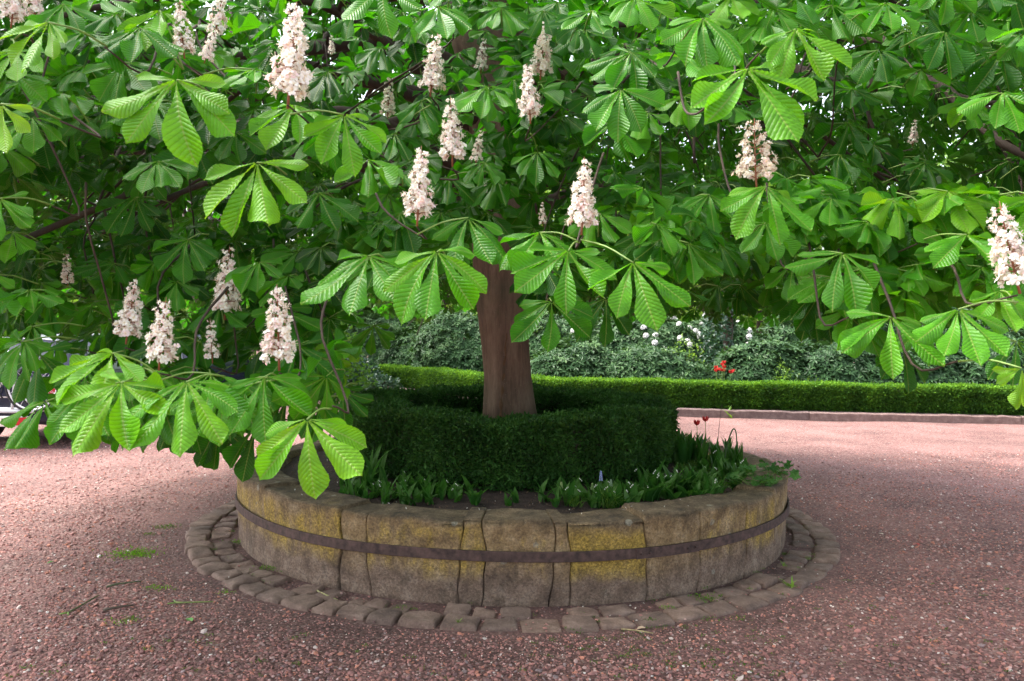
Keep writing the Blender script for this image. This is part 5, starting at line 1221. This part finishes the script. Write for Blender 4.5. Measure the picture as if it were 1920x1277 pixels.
def bicycle(y, label, paint, fl=1):
    o = empty('bicycle', (-6.50, y, .54)); tag(o, label, 'bicycle', 'bicycles on the cycle carrier')
    fr = MB(); A = [(-.45, 0, .30), (-.02, 0, .24), (.14*fl, 0, .72), (-.25, 0, .82), (.42, 0, .74), (.50, 0, .30)]
    P = {'rear': (-.50, 0, .31), 'bb': (-.07, 0, .25), 'seat': (-.20, 0, .72), 'head': (.36, 0, .70), 'front': (.52, 0, .31)}
    for a, b in (('rear', 'bb'), ('rear', 'seat'), ('bb', 'seat'), ('bb', 'head'), ('seat', 'head'), ('head', 'front')): tube(fr, [P[a], P[b]], .019, 8)
    fr.build('frame', M[paint], o)
    for c in ('rear', 'front'):
        w_ = MB(); a = np.linspace(0, 6.283, 37); tube(w_, np.array([(P[c][0]+.33*math.cos(t), 0, P[c][2]+.33*math.sin(t)) for t in a]), .016, 8, cap=False); wl = w_.build('wheel', M['rubber'], o)
        w_ = MB(); tube(w_, np.array([(P[c][0]+.305*math.cos(t), 0, P[c][2]+.305*math.sin(t)) for t in a]), .011, 6, cap=False)
        for t in np.linspace(0, 6.283, 19)[:-1]: tube(w_, [P[c], (P[c][0]+.305*math.cos(t), 0, P[c][2]+.305*math.sin(t))], .0016, 3, cap=False)
        w_.build('rim', M['white_paint'], wl)
    s = MB(); tube(s, smoothpath([(-.34, 0, .86), (-.2, 0, .865), (-.06, 0, .85)], 6), [.06, .055, .045, .03, .022, .018], 8); s.build('saddle', M['rubber'], o)
    h = MB(); tube(h, smoothpath([(.30, -.28, .86), (.40, -.1, .86), (.36, 0, .84), (.40, .1, .86), (.30, .28, .86)], 14), .013, 6); h.build('handlebar', M['rubber'], o)
    k = MB(); tube(k, [(-.07, -.07, .25), (.05, -.08, .13)], .011, 6); tube(k, np.array([(-.07+.09*math.cos(t), -.045, .25+.09*math.sin(t)) for t in np.linspace(0, 6.283, 25)]), .006, 5); k.build('crank', M['rubber'], o)
    o.rotation_euler = (0, 0, 0); return o
b1 = bicycle(9.93, 'white bicycle hanging nearest on the cycle carrier', 'white_paint')
b2 = bicycle(10.17, 'second white bicycle on the carrier, between the first and the navy car', 'white_paint', -1)
p2 = at(262, 694, 13.6)
car(p2[0], p2[1]+2.28, math.radians(2), 'navy_paint', 'dark car farther back, its white number plate showing through the leaves', 'HB KP 8')

# ------------------------------------------------------------ small things lying on the gravel
def fallen(px, py, px2, py2, col, label, r=.006, fork=False, z=.0):
    a, b = ground(px, py), ground(px2, py2); c = (a+b)/2; o = empty('fallen_twig', (c[0], c[1], gz(c[0], c[1])+r+.004)); tag(o, label, 'twig')
    mb = MB(); P = smoothpath([a-c, (a-c)*.3+np.array([R.normal(0, .015), R.normal(0, .015), .006]), b-c], 8); tube(mb, P, np.linspace(r, r*.6, 8), 6, tone=.5); mb.build('stick', simple('stick_colour', col, .8, nscale=50, var=.4), o)
    if fork:
        mb = MB(); e = (b-c); q = P[0]; d = nrm(P[0]-P[1]); s = np.cross(d, [0, 0, 1])
        for g in (-1, 1): tube(mb, [q, q+d*.035+s*.03*g+np.array([0, 0, .004])], [r*.8, r*.5], 5, tone=.5)
        mb.build('side_twig', M['petiole'], o)
fallen(128, 1155, 185, 1122, (.10, .11, .05), 'forked green-grey twig lying on the gravel at the left', .007, True)
fallen(200, 1106, 265, 1095, (.08, .10, .05), 'straight mossy stick on the gravel left of the paving', .007)
fallen(193, 1152, 250, 1142, (.09, .07, .05), 'brownish stick just below the mossy stick', .008)
fallen(330, 1135, 400, 1133, (.16, .20, .06), 'green crooked twig beside the outer cobbles', .006, True)
fallen(585, 1103, 633, 1128, (.34, .32, .14), 'pale yellow twig lying across the front cobbles', .006)
fallen(1165, 1182, 1225, 1190, (.30, .24, .12), 'yellowish stem fragment in front of the cobbles', .005)
def leafbit(px, py, s, col, label, name='fallen_leaf'):
    p = ground(px, py); mb = MB(); a = R.uniform(0, 6.28); d = np.array([math.cos(a), math.sin(a), 0]); t = np.array([-math.sin(a), math.cos(a), 0]); up = np.array([0, 0, 1.0])
    V = [d*-s, d*-s*.3+t*s*.5+up*s*.2, up*s*.05, d*-s*.3-t*s*.5+up*s*.25, d*s*.5+t*s*.45+up*s*.25, d*s, d*s*.5-t*s*.4+up*s*.1]
    mb.add(V, np.array([(0, 2, 1), (0, 3, 2), (1, 2, 4), (2, 3, 6), (2, 5, 4), (2, 6, 5)]), col=col); o = mb.build(name, M['plain'], smooth=False); o.location = (p[0], p[1], gz(p[0], p[1])+.006); tag(o, label, 'leaf')
leafbit(95, 1056, .03, (.10, .24, .06), 'small fallen leaf on the bright gravel at the left'); leafbit(355, 1168, .035, (.10, .28, .05), 'green leaf scrap below the cobbles at the lower left')
leafbit(358, 987, .022, (.45, .02, .03), 'red petal lying left of the cobbles', 'fallen_petal'); leafbit(1720, 1022, .022, (.5, .04, .03), 'red petal lying on the gravel at the right', 'fallen_petal')
leafbit(1652, 1002, .025, (.6, .5, .42), 'pale dry leaf on the gravel right of the cobbles'); leafbit(1202, 1180, .03, (.5, .36, .25), 'curled tan leaf in front of the cobbles')
def tufts():
    spots_ = [(250, 1040, 3, .9), (262, 1042, 1.5, .9), (298, 1105, 1.6, 1), (235, 1170, 1.5, .8), (310, 989, 1.8, .5), (280, 1003, 1.2, .5), (448, 1020, 1.6, .8), (505, 1068, 1.6, .8), (420, 1113, 1.0, 1), (440, 1050, 1.0, .8), (1325, 1127, 1.8, .6), (1330, 1163, 1, .5), (1385, 1160, 1, .5), (1250, 1145, 1, .6)]
    for _ in range(70): spots_.append((R.normal(1230, 120), R.normal(1205, 28), R.uniform(.25, .75), .3))
    for _ in range(46): spots_.append((R.uniform(1400, 1900), R.uniform(1080, 1270), R.uniform(.25, .6), .3))
    for _ in range(44): spots_.append((R.uniform(0, 1400), R.uniform(1190, 1277), R.uniform(.3, .7), .5))
    for _ in range(40):
        a = R.uniform(math.pi, 2*math.pi); r = R.choice([2.26, 2.42, 2.43]); p = np.array([PX+r*math.cos(a), PY+r*math.sin(a), .02]); x, y, _d = project(p); spots_.append((float(x), float(y), R.uniform(.3, .8), .6))
    Ps, Ts, Ss = [], [], []
    for (x, y, s, t) in spots_:
        p = ground(x, y); k = int(34*s*s+8); q = R.normal(0, .022*s, (k, 2)); Ps.append(np.c_[p[0]+q[:, 0]*1.3, p[1]+q[:, 1], gz(p[0]+q[:, 0], p[1]+q[:, 1])+.004+.012*(math.hypot(p[0]-PX, p[1]-PY) < 2.6)]); Ts.append(np.clip(R.normal(t, .15, k), 0, 1)); Ss.append(np.full(k, .008+.004*s))
    P = np.concatenate(Ps); V, F, T = quadleaves(P, np.tile([0, 0, 1.0], (len(P), 1)), np.concatenate(Ss), np.concatenate(Ts), .45, .7, updir=.5)
    tag(mesh('moss', V, F, M['box_lime'], tone=T, smooth=False), kind='stuff', label='tiny tufts of moss and grass in the gravel and between the cobbles', cat='moss')
tufts()
def petals():
    n = 260; a = R.uniform(0, 6.28, n); r = np.where(R.random(n) < .5, R.uniform(1.4, PR, n), R.uniform(PR, 4.6, n)); x, y = PX+r*np.cos(a), PY+r*np.sin(a)
    z = np.where(r < PR-.27, [soilz(p, q)+.012 for p, q in zip(x, y)], np.where(r < PR, PHT+.018, gz(x, y)+np.where(r < PRC, .05, .012)))
    keep = ~((r > PR-.03) & (r < PR+.05)); P = np.stack([x, y, z], 1)[keep]
    V, F, T = quadleaves(P, np.tile([0, 0, 1.0], (len(P), 1)), .014, R.random(len(P)), .7, .4, updir=-.2)
    tag(mesh('petals', V, F, M['petal'], col=np.tile([.80, .76, .70], (len(V), 1)), smooth=False), kind='stuff', label='tiny fallen white petals on the wall, the soil and the gravel', cat='petals')
petals()
for (x, y, s, n, lb) in [(862, 1172, .05, 9, 'tiny seedling in front of the cobbles near the middle'), (1478, 1100, .09, 10, 'small green seedling between the right-hand cobbles'), (1470, 1062, .05, 6, 'tiny seedling at the foot of the wall on the right'), (412, 892, .06, 0, '')]:
    if n: weed('seedling', ground(x, y, .02), s, n, lb, .75, 'seedling')
